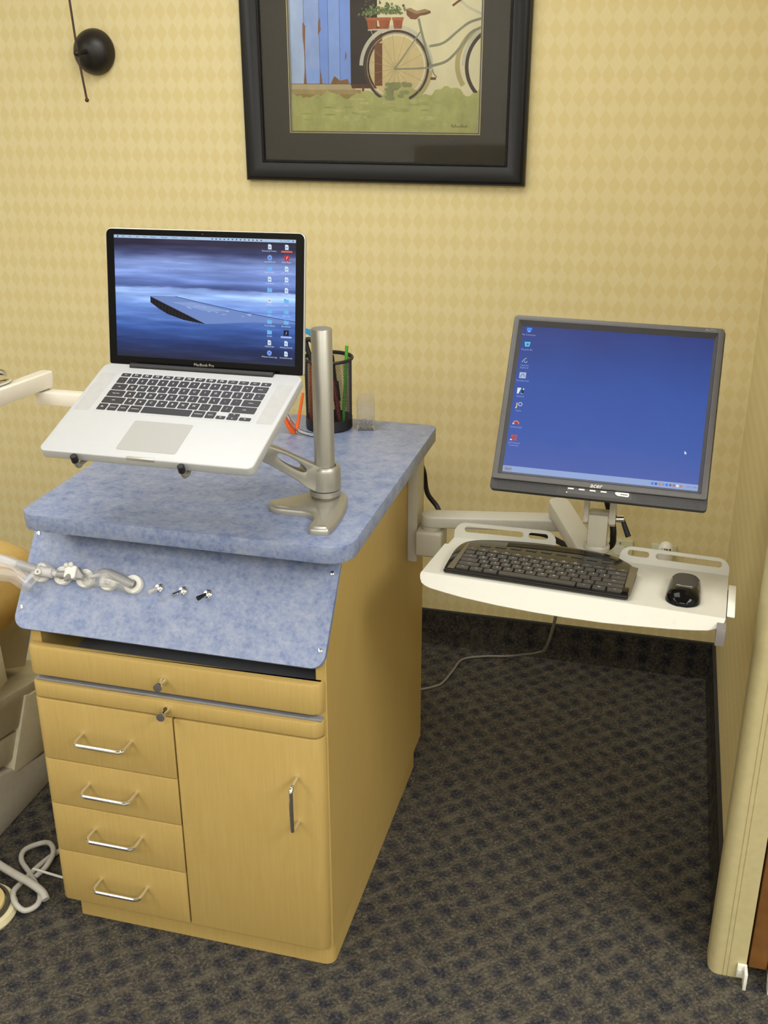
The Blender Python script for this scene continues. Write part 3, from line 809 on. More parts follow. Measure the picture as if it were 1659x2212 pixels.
F.stroke([(-.8735, 1.714), (-.862, 1.672), (-.8405, 1.606)], .0062, STEEL); F.stroke([(-.933, 1.601), (-.887, 1.6015), (-.84, 1.604)], .0042, STEEL)
F.stroke([(-.934, 1.600), (-.866, 1.688)], .0036, STEEL)
F.stroke([(-.846, 1.652), (-.81, 1.660), (-.775, 1.686), (-.748, 1.704), (AXR, 1.713)], .0058, STEEL); F.stroke([(-.842, 1.607), (-.80, 1.620), (-.764, 1.655), (-.745, 1.680), (AXR, 1.694)], .0062, STEEL)
F.stroke([(-.838, 1.601), (-.8335, 1.590), (-.826, 1.582)], .003, STEEL); F.rect(-.842, -.828, 1.576, 1.582, RB)
F.poly([(-.905, 1.735), (-.895, 1.738), (-.878, 1.731), (-.858, 1.735), (-.845, 1.731), (-.843, 1.726), (-.855, 1.722), (-.870, 1.720), (-.880, 1.712), (-.893, 1.713), (-.903, 1.722)], pm('saddle', rgb(128, 84, 54), .25))
F.poly([(-.905, 1.735), (-.895, 1.738), (-.878, 1.731), (-.858, 1.735), (-.845, 1.731), (-.86, 1.727), (-.88, 1.724)], pm('saddle_top', rgb(166, 140, 96), .15))
F.stroke([(-.77, 1.752), (-.752, 1.738), (-.735, 1.730), (AXR, 1.722)], .006, FEN); F.stroke([(-.79, 1.741), (-.775, 1.751), (-.76, 1.760)], .005, RB)
# flower pots
TC_ = pm('terracotta', rgb(176, 92, 54), .22, 60)
for px_, w in ((-.991, .014), (-.9595, .0155), (-.9255, .0135)):
    F.poly([(px_-w*.72, 1.692), (px_+w*.72, 1.692), (px_+w, 1.716), (px_-w, 1.716)], TC_); F.rect(px_-w*1.08, px_+w*1.08, 1.711, 1.7175, pm('pot_rim', rgb(192, 110, 66), .15))
L1, L2, L3 = pm('leaf', rgb(92, 112, 58), .35, 90), pm('leaf_light', rgb(148, 158, 100), .3, 90), pm('leaf_grey', rgb(120, 136, 84), .3, 90)
rnd = random.Random(11)
for i in range(190):
    c = rnd.choice((-1.005, -.99, -.975, -.9595, -.945, -.9255)); x_, z_ = c+rnd.gauss(0, .009), 1.730+abs(rnd.gauss(0, .011))-(.016*rnd.random() if c < -1.0 else .004)
    F.disc(x_, z_, rnd.uniform(.0014, .0036), rnd.choice((L1, L1, L2, L3)), n=6)
for i in range(9): F.disc(-.800+.045*rnd.random(), 1.757+.02*rnd.random(), .006, L1, n=7)
for i in range(14): F.disc(-.972+rnd.uniform(-.006, .006), 1.75+.03*rnd.random(), .0012, pm('blossom', rgb(226, 222, 204), .05) if i == 0 else F.mats[-1], n=6)
# grass with ragged edge
pts = [(AXL, AZB), (AXR, AZB)]; x_ = AXR
while x_ > AXL:
    pts.append((x_, (1.552 if x_ > -.96 else 1.540)+.008*math.sin(x_*61)+rnd.uniform(-.006, .006))); x_ -= .008
F.poly(pts, GR)
for i in range(90):
    x_ = rnd.uniform(AXL+.03, AXR-.03); z_ = rnd.uniform(AZB+.010, 1.532); w = rnd.uniform(.012, .026)
    F.disc(x_, z_, w, rnd.choice((GR2, GR, GR, GR3)), ry=rnd.uniform(.002, .006), n=12)
for i in range(26): F.disc(-.93+rnd.uniform(-.03, .035), 1.55+rnd.uniform(-.02, .02), .008, pm('tuft', rgb(150, 154, 100), .25) if i == 0 else F.mats[-1], ry=.005, n=8)
for s0 in (1, -1): F.arc(-.929, 1.606, .0805, .0062, 228 if s0 > 0 else -65, 240 if s0 > 0 else -45, TY, 8)
sg = pm('signature', rgb(92, 86, 52), .1); x_ = -.786
for w, hh in ((.004, .007), (.0025, .001), (.005, .007), (.006, .003), (.005, .0035), (.004, .007), (.005, .003), (.005, .0065)): F.stroke([(x_, 1.4662), (x_+w*.45, 1.4662+hh), (x_+w*.75, 1.4668), (x_+w, 1.4682)], .0007, sg); x_ += w+.0006
F.bm.transform(Matrix.Translation((0, -.0014, 0)) @ AX_XZ)
a_ = obj('artwork', F.bm, F.mats, pic, True, smooth=0, recalc=False); a_['label'] = 'painting of a grey bicycle with flower pots beside a blue door'
obj('glass', box(B(), PXL+.0495, PXR-.0495, -.0132, -.0112, PZB+.0495, PZT-.0495), GLASS, pic, True)

# ------------------------------------------------------------------ wall sconce
sc = thing('wall_sconce', 'dark bronze dome sconce with thin slanting rod on the wallpaper', 'wall lamp', (-1.751, 0, 1.644))
WM = Matrix.Translation((-1.751, 0, 1.644)) @ Matrix.Rotation(PI/2, 4, 'X')
obj('wall_canopy', lathe(B(), [(0, .0005), (.056, .0005), (.0575, .004)]+[(.0575*math.cos(a), .004+.050*math.sin(a)) for a in [PI/2*i/12 for i in range(1, 12)]]+[(0, .054)], WM, 48), BRONZE, sc, True)
obj('stem', tube(B(), [(-1.751, -.05, 1.644), (-1.7535, -.09, 1.6398)], .0055, 14, 1, smooth=False), BRONZE, sc, True)
b = ball(B(), (-1.7545, -.093, 1.6398), .0085)
obj('pivot_ball', b, BRONZE, sc, True)
tip, piv, topp = Vector((-1.7407, -.09, 1.527)), Vector((-1.7535, -.09, 1.6398)), Vector((-1.7617, -.09, 1.7637))
obj('rod', tube(B(), [tip, piv, topp, topp+(topp-piv)*1.6], .0029, 10, 4), ROD, sc, True)
obj('finial', ball(B(), tip, .0054), ROD, sc, True)

# ------------------------------------------------------------------ monitor arm, tray
arm = thing('monitor_mount', 'cream jointed monitor mount clamped to a rail on the cabinet side', 'monitor arm', (-.71, -.69, .60))
obj('mounting_rail', box(B(), -.7199, -.6985, -.712, -.655, .602, .8575, .0015), CREAM2, arm, True)
obj('pivot_block', box(B(), -.698, -.6395, -.735, -.672, .626, .684, .006, 3), CREAM2, arm, True)
def stadium(p, q, w, n=10):
    p, q = Vector(p), Vector(q); d = (q-p).normalized(); a0 = math.atan2(d.y, d.x); out = []
    for c, s0 in ((q, a0-PI/2), (p, a0+PI/2)):
        for k in range(n+1):
            a = s0+PI*k/n; out.append((c.x+w/2*math.cos(a), c.y+w/2*math.sin(a)))
    return out
obj('pivot_collar', cyl(B(), (-.668, -.703, .684), (-.668, -.703, .694), .0215, seg=32), CREAM2, arm, True)
obj('lower_arm', prism(B(), stadium((-.668, -.705), (-.405, -.655), .046), .692, .718, bev=.004, seg=3), CREAM, arm, True)
obj('pivot_collar', cyl(B(), (-.402, -.657, .7175), (-.402, -.657, .7265), .017, seg=32), CREAM2, arm, True)
obj('upper_arm', prism(B(), stadium((-.402, -.660), (-.318, -.895), .044), .724, .757, bev=.004, seg=3), CREAM, arm, True)
obj('post_collar', lathe(B(), [(0, .756), (.0245, .756), (.0245, .764), (.0215, .768), (0, .768)], Matrix.Translation((-.307, -.886, 0)), 36), CREAM2, arm, True)
obj('post', box(B(), -.3255, -.2890, -.906, -.868, .767, .832, .003), CREAM2, arm, True)
b = cyl(B(), (-.335, -.889, .822), (-.276, -.889, .822), .0125, seg=28)
obj('tilt_barrel', b, CREAM2, arm, True)
for x0, x1 in ((-.3355, -.3260), (-.2885, -.2760)):
    pf = [(-.902, .815), (-.895, .808), (-.883, .808), (-.876, .815), (-.872, .90), (-.862, 1.03), (-.874, 1.04), (-.894, .90)]
    obj('yoke_bracket', prism(B(), pf, x0, x1, AX_YZ, bev=.0015), CREAM2, arm, True)
b = cyl(B(), (-.2765, -.889, .822), (-.2600, -.889, .8235), .0062, .0068, 20, bev=.001)
lv = obj('clamp_lever', b, CHROME, arm, True)
obj('lever_handle', tube(B(), [(-.2635, -.889, .8215), (-.2565, -.893, .806), (-.2500, -.896, .7915)], lambda t: .0042+.0012*t, 12, 4), RUBBER, lv, True)
obj('mount_plate', box(B(), -.05, .05, -.05, .05, -.060, -.0515, .002, m=frame((-.3064, -.9275, 1.0507), -.0041, -.5836, .0133) @ Matrix.Rotation(PI/2, 4, 'X')), CREAM2, arm, True)
tube_b = tube(B(), [(-.306, -.872, .955), (-.306, -.868, .90), (-.3005, -.86, .86), (-.293, -.853, .832), (-.283, -.8560, .80), (-.279, -.858, .775), (-.284, -.845, .745), (-.33, -.80, .702), (-.40, -.69, .678), (-.43, -.665, .678), (-.47, -.672, .683)], .0062, 12, 6)
single('monitor_cable', tube_b, CORDB, 'thick black cable dropping behind the monitor and along the arm', 'cable', at=(-.306, -.868, .85))
single('black_cable', tube(B(), [(-.742, -.53, .78), (-.742, -.46, .72), (-.735, -.45, .662), (-.708, -.455, .628), (-.690, -.50, .612), (-.680, -.56, .626), (-.670, -.62, .655), (-.668, -.666, .662)], .006, 10, 6), CORDB, 'short black cord drooping beside the cabinet rail behind the arm', 'cable', at=(-.735, -.45, .66))

S = .9273
TM = frame((-.3349, -1.1380, .7784), -.061, -.078, .014)
tray = thing('keyboard_tray', 'cream metal keyboard tray with slotted rear rails and curved front lip', 'keyboard tray', TM)
def sc_(pts): return [(x*S, y*S) for x, y in pts]
plat = sc_([(-.2735, 0), (.2755, 0), (.2755, .2206), (.17, .2180), (.075, .2160), (.060, .2290), (.050, .2375), (0, .2395), (-.0655, .2401), (-.17, .2290), (-.273, .2139), (-.274, .170), (-.281, .1685), (-.281, .001)])
obj('platform', prism(B(), plat, -.0022, 0, bev=.0006, seg=1), CREAM, tray)
lip = sc_([(-.2815, .0), (-.2822, .006), (-.2800, .014), (-.2756, .0222), (-.2680, .027), (-.2571, .0306), (-.225, .0352), (-.1905, .0393), (-.125, .0437), (-.0585, .0457), (.0, .0458), (.0671, .0444), (.13, .0402), (.1872, .0355), (.225, .0310), (.2491, .0271), (.262, .0215), (.2696, .0155), (.2745, .006), (.2755, 0)])
LIPM = Matrix(((1, 0, 0, 0), (0, -math.cos(PI/4), -math.sin(PI/4), 0), (0, -math.sin(PI/4), math.cos(PI/4), 0), (0, 0, 0, 1)))
lp = obj('front_lip', prism(B(), lip, -.002, 0.0, LIPM, bev=.0006, seg=1), CREAM, tray)
b = text(B(), 'ICW', .020, .175*S, -.020*S, .0003, 0, m=LIPM @ Matrix.Diagonal((1, -1, 1, 1)))
obj('embossed_lettering', b, plain('embossed_cream', rgb(197, 194, 181), .45), lp, smooth=0)
def rail(p, q, slots, h=.031):
    p, q = Vector((p[0]*S, p[1]*S, 0)), Vector((q[0]*S, q[1]*S, 0)); L = (q-p).length; d = (q-p).normalized()
    m = Matrix(((d.x, 0, d.y, p.x), (d.y, 0, -d.x, p.y), (0, 1, 0, 0), (0, 0, 0, 1)))
    outer = [(0, -.0018), (L, -.0018), (L, .004)]+[(L-.022+.022*math.cos(a), h-.022+.022*math.sin(a)) for a in [PI/2*k/8 for k in range(1, 9)]]+[(.022-.022*math.sin(a), h-.022+.022*math.cos(a)) for a in [PI/2*k/8 for k in range(0, 8)]]+[(0, .004)]
    hs = [rrect(L*a, L*c, .0125, .0245, .0058, 5) for a, c in slots]
    return prism(B(), outer, -.0011, .0011, m, holes=hs)
obj('rear_rail', rail((-.273, .2139), (-.0655, .2401), ((.10, .68), (.73, .92))), CREAM, tray)
obj('rear_rail', rail((.066, .2155), (.2752, .2206), ((.07, .27), (.33, .93))), CREAM, tray)
obj('side_flange', box(B(), .277*S, .2905*S, .019*S, .172*S, -.004, -.0010, .0008), WHITE_PL, tray)
obj('side_bracket', box(B(), .262*S, .2775*S, -.040*S, .16*S, -.034, -.0060, .001), plain('grey_bracket', rgb(120, 114, 112), .5), tray)
b = B(); box(b, -.01, .05, .05, .205, -.0265, -.0024, .002)
obj('support_bracket', b, CREAM2, tray)

# ------------------------------------------------------------------ monitor
MM = frame((-.3064, -.9275, 1.0507), -.0041, -.5836, .0133) @ Matrix.Rotation(PI/2, 4, 'X')
mon = thing('computer_monitor', 'grey flat-panel monitor with blue desktop tilted back on the cream arm', 'monitor', MM)
bz = B()
out = [(-.1835, -.1525), (.1835, -.1525), (.1835, .1540), (-.1835, .1540)]
prism(bz, rrect(-.1840, .1840, -.1530, .1540, [.004, .004, .006, .006], 5), .004, .0105, bev=.0018, holes=[[(-.1742, -.1425), (.1735, -.1425), (.1735, .1445), (-.1742, .1445)]])
i0 = [(-.1742, -.1425, .0104), (.1735, -.1425, .0104), (.1735, .1445, .0104), (-.1742, .1445, .0104)]
i1 = [(-.1680, -.1368, .0003), (.1678, -.1368, .0003), (.1678, .1370, .0003), (-.1680, .1370, .0003)]
va = [bz.verts.new(p) for p in i0]; vb = [bz.verts.new(p) for p in i1]
for k in range(4): bz.faces.new([va[k], va[(k+1) % 4], vb[(k+1) % 4], vb[k]])
bezel = obj('bezel', bz, BEZEL, mon)
b = B()
prism(b, rrect(-.1860, .1860, -.1715, .1550, [.006, .006, .007, .007], 5), -.012, -.0003, bev=.002)
prism(b, rrect(-.1860, .1860, -.1715, -.1500, [.006, .006, .002, .002], 5), -.006, .0050, bev=.002)
prism(b, rrect(-.165, .165, -.150, .135, .02, 5), -.034, -.0115, bev=.008, seg=3)
prism(b, rrect(-.09, .09, -.09, .08, .02, 5), -.050, -.033, bev=.006, seg=3)
obj('housing', b, BEZELD, mon)
for side_ in (-1, 1):
    b = B()
    for i in range(34):
        for j in range(4):
            t = bmesh.new(); bmesh.ops.create_circle(t, cap_ends=True, segments=6, radius=.0009)
            merge(b, t, 0, Matrix.Translation((side_*(.070+i*.0031), -.1572-j*.0030, .0052)))
    obj('speaker_grille', b, BLACKM, mon, smooth=0)
for i in range(4):
    x = -.0442+i*.01885
    obj('button', box(B(), x-.0052, x+.0052, -.1580, -.1553, .0048, .0070, .0005), LOGOS, mon)
pb = prism(B(), [(.0312, -.1560), (.0345, -.1545), (.0545, -.1545), (.0558, -.1560), (.0558, -.1600), (.0540, -.1618), (.0365, -.1612), (.0330, -.1590)], .0048, .0075, bev=.0005)
pw = obj('power_button', pb, LOGOS, mon)
obj('slot', box(B(), .0410, .0535, -.1588, -.1575, .0074, .0077), BEZELD, pw)
obj('control_strip', prism(B(), rrect(-.0510, .0600, -.1655, -.1535, .003), .0040, .0053), plain('control_strip_grey', rgb(72, 70, 69), .4), mon)
obj('status_light', cyl(B(), (-.0505, -.1638, .005), (-.0505, -.1638, .0062), .0011, seg=12), LOGOS, mon)
b = text(B(), 'acer', .0118, -.0008, -.1485, .0107, 0, shear=.22)
obj('brand_lettering', b, LOGOS, mon, smooth=0)
b = text(B(), 'AL1712', .0056, .1600, .1492, .0107, 0)
obj('model_lettering', b, plain('grey_lettering', rgb(150, 148, 142), .5), mon, smooth=0)
F = Flat(.000008)
dn = N('blue_desktop_display')
tc = dn.new('ShaderNodeTexCoord'); sp = dn.new('ShaderNodeSeparateXYZ'); dn.link(tc.outputs['UV'], sp.inputs[0])
nzz = dn.noise(tc.outputs['UV'], 3.5, 3); fn_ = dn.noise(tc.outputs['UV'], 160, 2)
yv = dn.math('ADD', sp.outputs['Y'], dn.math('MULTIPLY', dn.math('SUBTRACT', nzz, .5), .22))
gg = dn.ramp(yv, [(0, rgb(80, 96, 166)), (.25, rgb(62, 90, 164)), (.6, rgb(54, 82, 156)), (.85, rgb(48, 68, 134)), (1, rgb(46, 58, 118))])
gg = dn.mix(dn.math('MULTIPLY', fn_, .25), gg, rgb(46, 70, 138))
dn.set((.006, .006, .01, 1), .28, spec=.2); dn.link(gg, dn.b.inputs['Emission Color']); dn.b.inputs['Emission Strength'].default_value = 1.08
MX0, MX1, MY0, MY1 = -.1682, .1680, -.1370, .1372
F.rect(MX0, MX1, MY0, MY1, dn.m)
F.rect(MX0, MX1, -.1368, -.1258, em(146, 168, 212))
F.rect(-.1665, -.1520, -.1355, -.1270, em(150, 160, 184)); F.text('Start', .0062, -.1585, -.1313, em(60, 72, 104))
TX = em(150, 164, 214)
ICY = (.1306, .1022, .0722, .0431, .0135, -.0137, -.0444, -.0735)
LBL = ('My Computer', 'Recycle Bin', 'Internet\nExplorer', 'Acrobat.com', 'Dentrix', 'Citrix', 'OrthoCAD', 'GoToAssist\nCustomer')
for y, s in zip(ICY, LBL):
    for k, ln in enumerate(s.split('\n')): F.text(ln, .0044, -.1548, y-.0098-.0045*k, TX)
x = -.1560
F.rect(x-.004, x+.005, .1285, .1345, em(60, 140, 240)); F.rect(x-.002, x+.003, .1262, .128, em(170, 190, 230))
F.poly([(x-.005, .107), (x+.006, .1075), (x+.0045, .0985), (x-.003, .0980)], em(90, 190, 240)); F.disc(x+.001, .1025, .002, em(40, 120, 120))
F.stroke([(x-.005, .068), (x-.001, .0735), (x+.003, .0765)], .0014, em(170, 170, 150)); F.arc(x+.002, .070, .0024, .001, 150, 380, em(150, 190, 240), 10)
F.rect(x-.006, x+.006, .0378, .0490, em(172, 186, 214)); F.stroke([(x-.004, .040), (x, .046), (x+.004, .041)], .001, em(70, 86, 130))
F.rect(x-.006, x+.006, .0085, .0195, em(220, 226, 240)); F.poly([(x-.003, .0085), (x+.001, .0085), (x+.005, .0195), (x+.001, .0195)], em(50, 96, 150)); F.rect(x+.002, x+.006, .009, .016, em(30, 50, 60))
F.rect(x-.004, x-.002, -.0175, -.0085, em(214, 190, 120)); F.arc(x+.003, -.011, .0032, .0012, 0, 360, em(190, 200, 226), 14); F.rect(x-.005, x-.003, -.0190, -.0170, em(226, 230, 240))
F.arc(x, -.0480, .0050, .0022, 0, 180, em(222, 132, 92), 12); F.disc(x+.001, -.0465, .0026, em(170, 60, 40)); F.rect(x-.006, x-.003, -.0490, -.0470, em(226, 226, 236))
for a, c in ((-.003, .003), (.003, .003), (-.003, -.003), (.003, -.003)): F.rect(x+a-.0022, x+a+.0022, -.0735+c-.0022, -.0735+c+.0022, em(190, 84, 70))
F.rect(x-.0065, x-.0035, -.0790, -.0765, em(220, 224, 236))
cols = [(70, 130, 220), (60, 100, 180), (200, 130, 110), (140, 150, 170), (60, 120, 255), (110, 110, 150), (180, 110, 110), (220, 225, 245), (200, 130, 100)]
for i, c in enumerate(cols): F.disc(.092+.0060*i, -.1314, .0024, em(*c), n=10)
F.text('12:11 PM', .0046, .1570, -.1314, em(96, 112, 160))
F.poly([(.1395, -.0685), (.1395, -.0745), (.1410, -.0732), (.1418, -.0752), (.1424, -.0750), (.1416, -.0730), (.1434, -.0730)], em(235, 238, 250))
uv = F.bm.loops.layers.uv.new('UVMap')
for f in F.bm.faces:
    for l in f.loops: l[uv].uv = ((l.vert.co.x-MX0)/(MX1-MX0), (l.vert.co.y-MY0)/(MY1-MY0))
F.bm.transform(Matrix.Translation((0, 0, .0005)))
s = obj('screen_display', F.bm, F.mats, mon, smooth=0, recalc=False); s['label'] = 'lit blue desktop with a column of icons and a pale taskbar'

# ------------------------------------------------------------------ keyboard and mouse on the tray
SL = math.atan2(.013, .19)
KM = TM @ Matrix.Translation((0, .012*S, .0055)) @ Matrix.Rotation(SL, 4, 'X')
kb = thing('keyboard', 'compact black keyboard with glossy arched rear edge on the tray', 'keyboard', TM @ Matrix.Translation((-.065*S, .10*S, 0)))
kp = [(-.2405, .006), (-.2385, -.0015), (-.232, -.003), (-.15, -.003), (-.07, -.003), (.02, -.003), (.096, -.003), (.1035, -.001), (.1055, .006), (.108, .03), (.1098, .088), (.1075, .112), (.094, .138), (.062, .166), (.028, .176), (-.0126, .1795), (-.07, .1800), (-.123, .175), (-.190, .160), (-.220, .146), (-.236, .125), (-.2425, .09), (-.242, .045)]
kc = [(p.x*S, p.y*S) for p in catmull([(x, y, 0) for x, y in kp]+[(kp[0][0], kp[0][1], 0)], 4)][:-1]
KBG = plain('keyboard_gloss', rgb(22, 20, 20), .16, spec=.6); KBK = plain('keyboard_keys', rgb(58, 56, 54), .36, spec=.5); KBR = plain('keyboard_rim', rgb(88, 80, 64), .3)  # rim brown is brightened, the side bands' reflection put into its colour
obj('case', prism(B(), kc, -.003, .0035, KM, bev=.0015, seg=2), KBG, kb, True)
for xs in ((-.239, -.2215), (.094, .1075)):
    q = sc_([(xs[0]+(.004 if xs[0] < 0 else 0), .004), (xs[1], .004), (xs[1]+(.002 if xs[0] > 0 else 0), .132 if xs[0] < 0 else .126), (xs[0]+(.012 if xs[0] < 0 else 0), .128 if xs[0] < 0 else .131)])
    obj('side_band', prism(B(), q, .003, .0042, KM, bev=.0004, seg=1), KBR, kb, True)
obj('media_strip', prism(B(), sc_([(-.150, .1415), (-.08, .150), (-.0126, .1525), (.04, .1470), (.064, .138), (.070, .148), (.03, .168), (-.0126, .172), (-.08, .170), (-.150, .158)]), .003, .0040, KM, bev=.0004, seg=1), BLACKG, kb, True)
def krow(labels, widths, y0, y1, x0=-.2185, x1=.0925, gap=.0034):
    k = (x1-x0-gap*(len(widths)-1))/sum(widths); x = x0
    for s, w in zip(labels, widths):
        key(x*S, (x+w*k)*S, (y0-.0035)*S, (y1-.0045)*S, s, .0034, parent=kb, mat=KBK, tsize=.0050, z=.0032, r=.0014, m=ROOTM[kb.name].inverted() @ KM, off=(0, .0015))
        x += w*k+gap
krow(['Ctrl', 'o', 'Alt', '', 'Alt', 'Fn', 'Ctrl'], [1.2, 1.2, 1.3, 7.4, 1.3, 1.2, 1.4], .0085, .0235)
krow(['Shift']+list('ZXCVBNM,./')+['Shift'], [2.2]+[1]*10+[2.8], .0262, .0412)
krow(['Caps']+list("ASDFGHJKL;'")+['Enter'], [1.8]+[1]*11+[2.2], .0439, .0589)
krow(['Tab']+list('QWERTYUIOP[]')+['\\'], [1.5]+[1]*12+[1.5], .0616, .0766)
krow(list('`1234567890-=')+['Bksp'], [1]*13+[2], .0793, .0943)
krow(['Esc', 'F1', 'F2', 'F3', 'F4', 'F5', 'F6', 'F7', 'F8', 'F9', 'F10', 'F11', 'F12', 'Del'], [1]*14, .0985, .1085)
for i in range(9):
    xx = -.20+.030*i; yb = .1175+.018*math.cos((xx+.06)*8.5)
    b = prism(B(), sc_([(xx, yb), (xx+.021, yb+.0002), (xx+.021, yb+.0075), (xx, yb+.0075)]), .003, .0048, KM, bev=.0005, seg=1)
    obj('media_key', b, KBK, kb, True)
obj('corner_latch', box(B(), .0905*S, .1035*S, .003*S, .030*S, .003, .0062, .001, m=KM), BLACKG, kb, True)

MO = TM @ Matrix.Translation((.1985*S, .073*S, 0))
mouse = thing('computer_mouse', 'small glossy black wireless mouse on the right of the keyboard tray', 'mouse', MO)
def mprof(t):
    w = .0290*(1-.13*max(0, (t-.45)/.55)**1.4); h = .0228*math.sin(PI/2*min(1, (t+.015)/.235))**.7 if t < .22 else .0228-.0042*((t-.22)/.73)**1.3
    if t < .30: w *= max(.30, math.sqrt(max(0, 1-((.30-t)/.305)**2.4)))
    if t > .95: q = math.sqrt(max(0, 1-((t-.95)/.05)**2)); w *= .86+.14*q; h *= .45+.55*q
    return w, h, -.048+.1166*t
b = B(); rings = []; NS, NR = 30, 32
for i in range(NS+1):
    t = (i/NS)**1.25 if i < NS else 1.0
    w, h, y = mprof(t); rg = []
    for k in range(NR):
        a = 2*PI*k/NR; ca, sa = math.cos(a), math.sin(a)
        X_ = w*math.copysign(abs(ca)**.72, ca)*(1-.10*max(0, sa)); Z_ = .0010+(h*sa**.75 if sa > 0 else 0)
        rg.append(b.verts.new((X_, y, Z_)))
    rings.append(rg)
for a, c in zip(rings, rings[1:]):
    for k in range(NR): b.faces.new([a[k], a[(k+1) % NR], c[(k+1) % NR], c[k]])
b.faces.new(rings[0]); b.faces.new(rings[-1])
bmesh.ops.remove_doubles(b, verts=list(b.verts), dist=.00005)
obj('shell', b, BLACKG, mouse, smooth=60)
def mtop(t, x=0.0):
    w, h, _ = mprof(t)
    for k in range(200):
        a = PI/2*k/200
        if w*math.cos(a)**.72*(1-.10*math.sin(a)) <= abs(x): return .0010+h*math.sin(a)**.75
    return .0010+h
b = B(); g0 = []
for i in range(13):
    t = .235+.705*i/12; y = mprof(t)[2]; hw = .0130+.0105*(i/12)**.7
    g0.append([b.verts.new((hw*(-1+2*k/10), y, mtop(t, hw*(-1+2*k/10))+.0006)) for k in range(11)])
for a, c in zip(g0, g0[1:]):
    for k in range(10): b.faces.new([a[k], a[k+1], c[k+1], c[k]])
obj('button_cover', b, plain('mouse_satin', rgb(46, 46, 48), .5), mouse, smooth=60)
tm = Matrix.Translation((0, mprof(.31)[2], mtop(.30)+.0011)) @ Matrix.Rotation(-.02, 4, 'X')
obj('brand_lettering', text(B(), 'Microsoft', .0066, 0, 0, 0, 0, shear=.15, m=tm), LEGEND, mouse, smooth=0)

# ------------------------------------------------------------------ grey lead under the tray
single('grey_lead', tube(B(), [(-.3606, -.985, .728), (-.375, -.86, .60), (-.42, -.55, .34), (-.47, -.26, .155), (-.530, -.09, .045), (-.58, -.045, .008), (-.64, -.055, .0045), (-.7007, -.0886, .0045), (-.7165, -.16, .0045), (-.7285, -.2205, .0045), (-.7450, -.2519, .0045), (-.80, -.29, .0045), (-.88, -.31, .0045)], .0034, 10, 8), CORDG, 'thin grey lead falling from the keyboard tray across the carpet', 'cable', at=(-.36, -.98, .72))

# ------------------------------------------------------------------ outlets and adapter
def plate(x0, x1, z0, z1, label):
    o = thing('wall_outlet', label, 'wall outlet', ((x0+x1)/2, 0, (z0+z1)/2), 'ivory wall plates')
    obj('cover_plate', box(B(), x0, x1, -.006, -.0004, z0, z1, .002), OUTLET, o, True)
    return o
o1 = plate(-.366, -.2505, .283, .3975, 'ivory double wall plate directly behind the tray, left of the plugged one')
for zc in (.366, .315):
    for xc in (-.331, -.285):
        b = B(); prism(b, rrect(xc-.016, xc+.016, zc-.013, zc+.013, .011), .0055, .0072, AX_XZ); obj('socket', b, HOLD, o1, True)
obj('screw', cyl(B(), (-.285, -.006, .3885), (-.285, -.0072, .3885), .003, seg=12), GREYM, o1, True)
o2 = plate(-.2005, -.1335, .283, .3965, 'ivory wall plate by the room corner with a white plug in it')
for zc in (.366, .315):
    b = B(); prism(b, rrect(-.183, -.151, zc-.013, zc+.013, .011), .0055, .0072, AX_XZ); obj('socket', b, HOLD, o2, True)
ad = thing('plug_adapter', 'white rounded plug-in adapter with black markings by the wall corner', 'plug adapter', (-.165, -.0065, .39))
AD = Matrix.Translation((-.1625, -.0325, 0))
b = lathe(B(), [(0, .318), (.0195, .318), (.0215, .321), (.0215, .392)]+[(.0215*math.cos(a), .392+.026*math.sin(a)) for a in [PI/2*i/8 for i in range(1, 8)]]+[(0, .418)], AD, 32)
box(b, -.178, -.147, -.0315, -.0070, .325, .395, .003)
obj('body', b, HOLD, ad, True)
for i, (dx, w) in enumerate(((-.011, .0016), (-.0055, .0030), (-.001, .0035), (.004, .0020), (.009, .0034))):
    obj('printed_mark', box(B(), -.1625+dx, -.1625+dx+w, -.0532+abs(dx)*.22+.0012*(i == 0), -.0500+abs(dx)*.2, .393, .405), BLACKM, ad, True)

# ------------------------------------------------------------------ pen cup and its contents
CX, CY, CZ = -.901, -.686, .888
cup = thing('pen_cup', 'black wire-mesh pen cup at the back of the blue countertop', 'pen cup', (CX, CY, CZ))
b = B(); NA, NH = 84, 36; R0, R1, H0, H1 = .0485, .0495, .022, .150
rows_ = []
for j in range(NH+1):
    z = CZ+H0+(H1-H0)*j/NH; r = R0+(R1-R0)*j/NH
    rows_.append([b.verts.new((CX+r*math.cos(2*PI*(i+.5*(j % 2))/NA), CY+r*math.sin(2*PI*(i+.5*(j % 2))/NA), z)) for i in range(NA)])
for j in range(0, NH-1):
    A_, B_, C_ = rows_[j], rows_[j+1], rows_[j+2]
    for i in range(NA):
        if j % 2 == 0: q = [A_[i], B_[i], C_[i], B_[i-1]]
        else: q = [A_[i], B_[(i+1) % NA], C_[i], B_[i]]
        b.faces.new(q)
WIRE = plain('black_wire_mesh', rgb(40, 34, 34), .4, .2)
mh = obj('mesh_wall', b, WIRE, cup, True, smooth=0, recalc=False)
wf = mh.modifiers.new('wire', 'WIREFRAME'); wf.thickness = .0009; wf.use_even_offset = False
c0 = Matrix.Translation((CX, CY, CZ))
obj('rim', lathe(B(), [(.0490, .148), (.0535, .1500), (.0545, .1530), (.0530, .1555), (.0500, .1555), (.0485, .1525), (.0490, .148)], c0, 56), BLACKM, cup, True)
obj('bottom_band', lathe(B(), [(0, 0), (.0475, 0), (.0500, .003), (.0500, .024), (.0490, .0245), (.0480, .02), (.0480, .003), (0, .003)], c0, 56), BLACKM, cup, True)
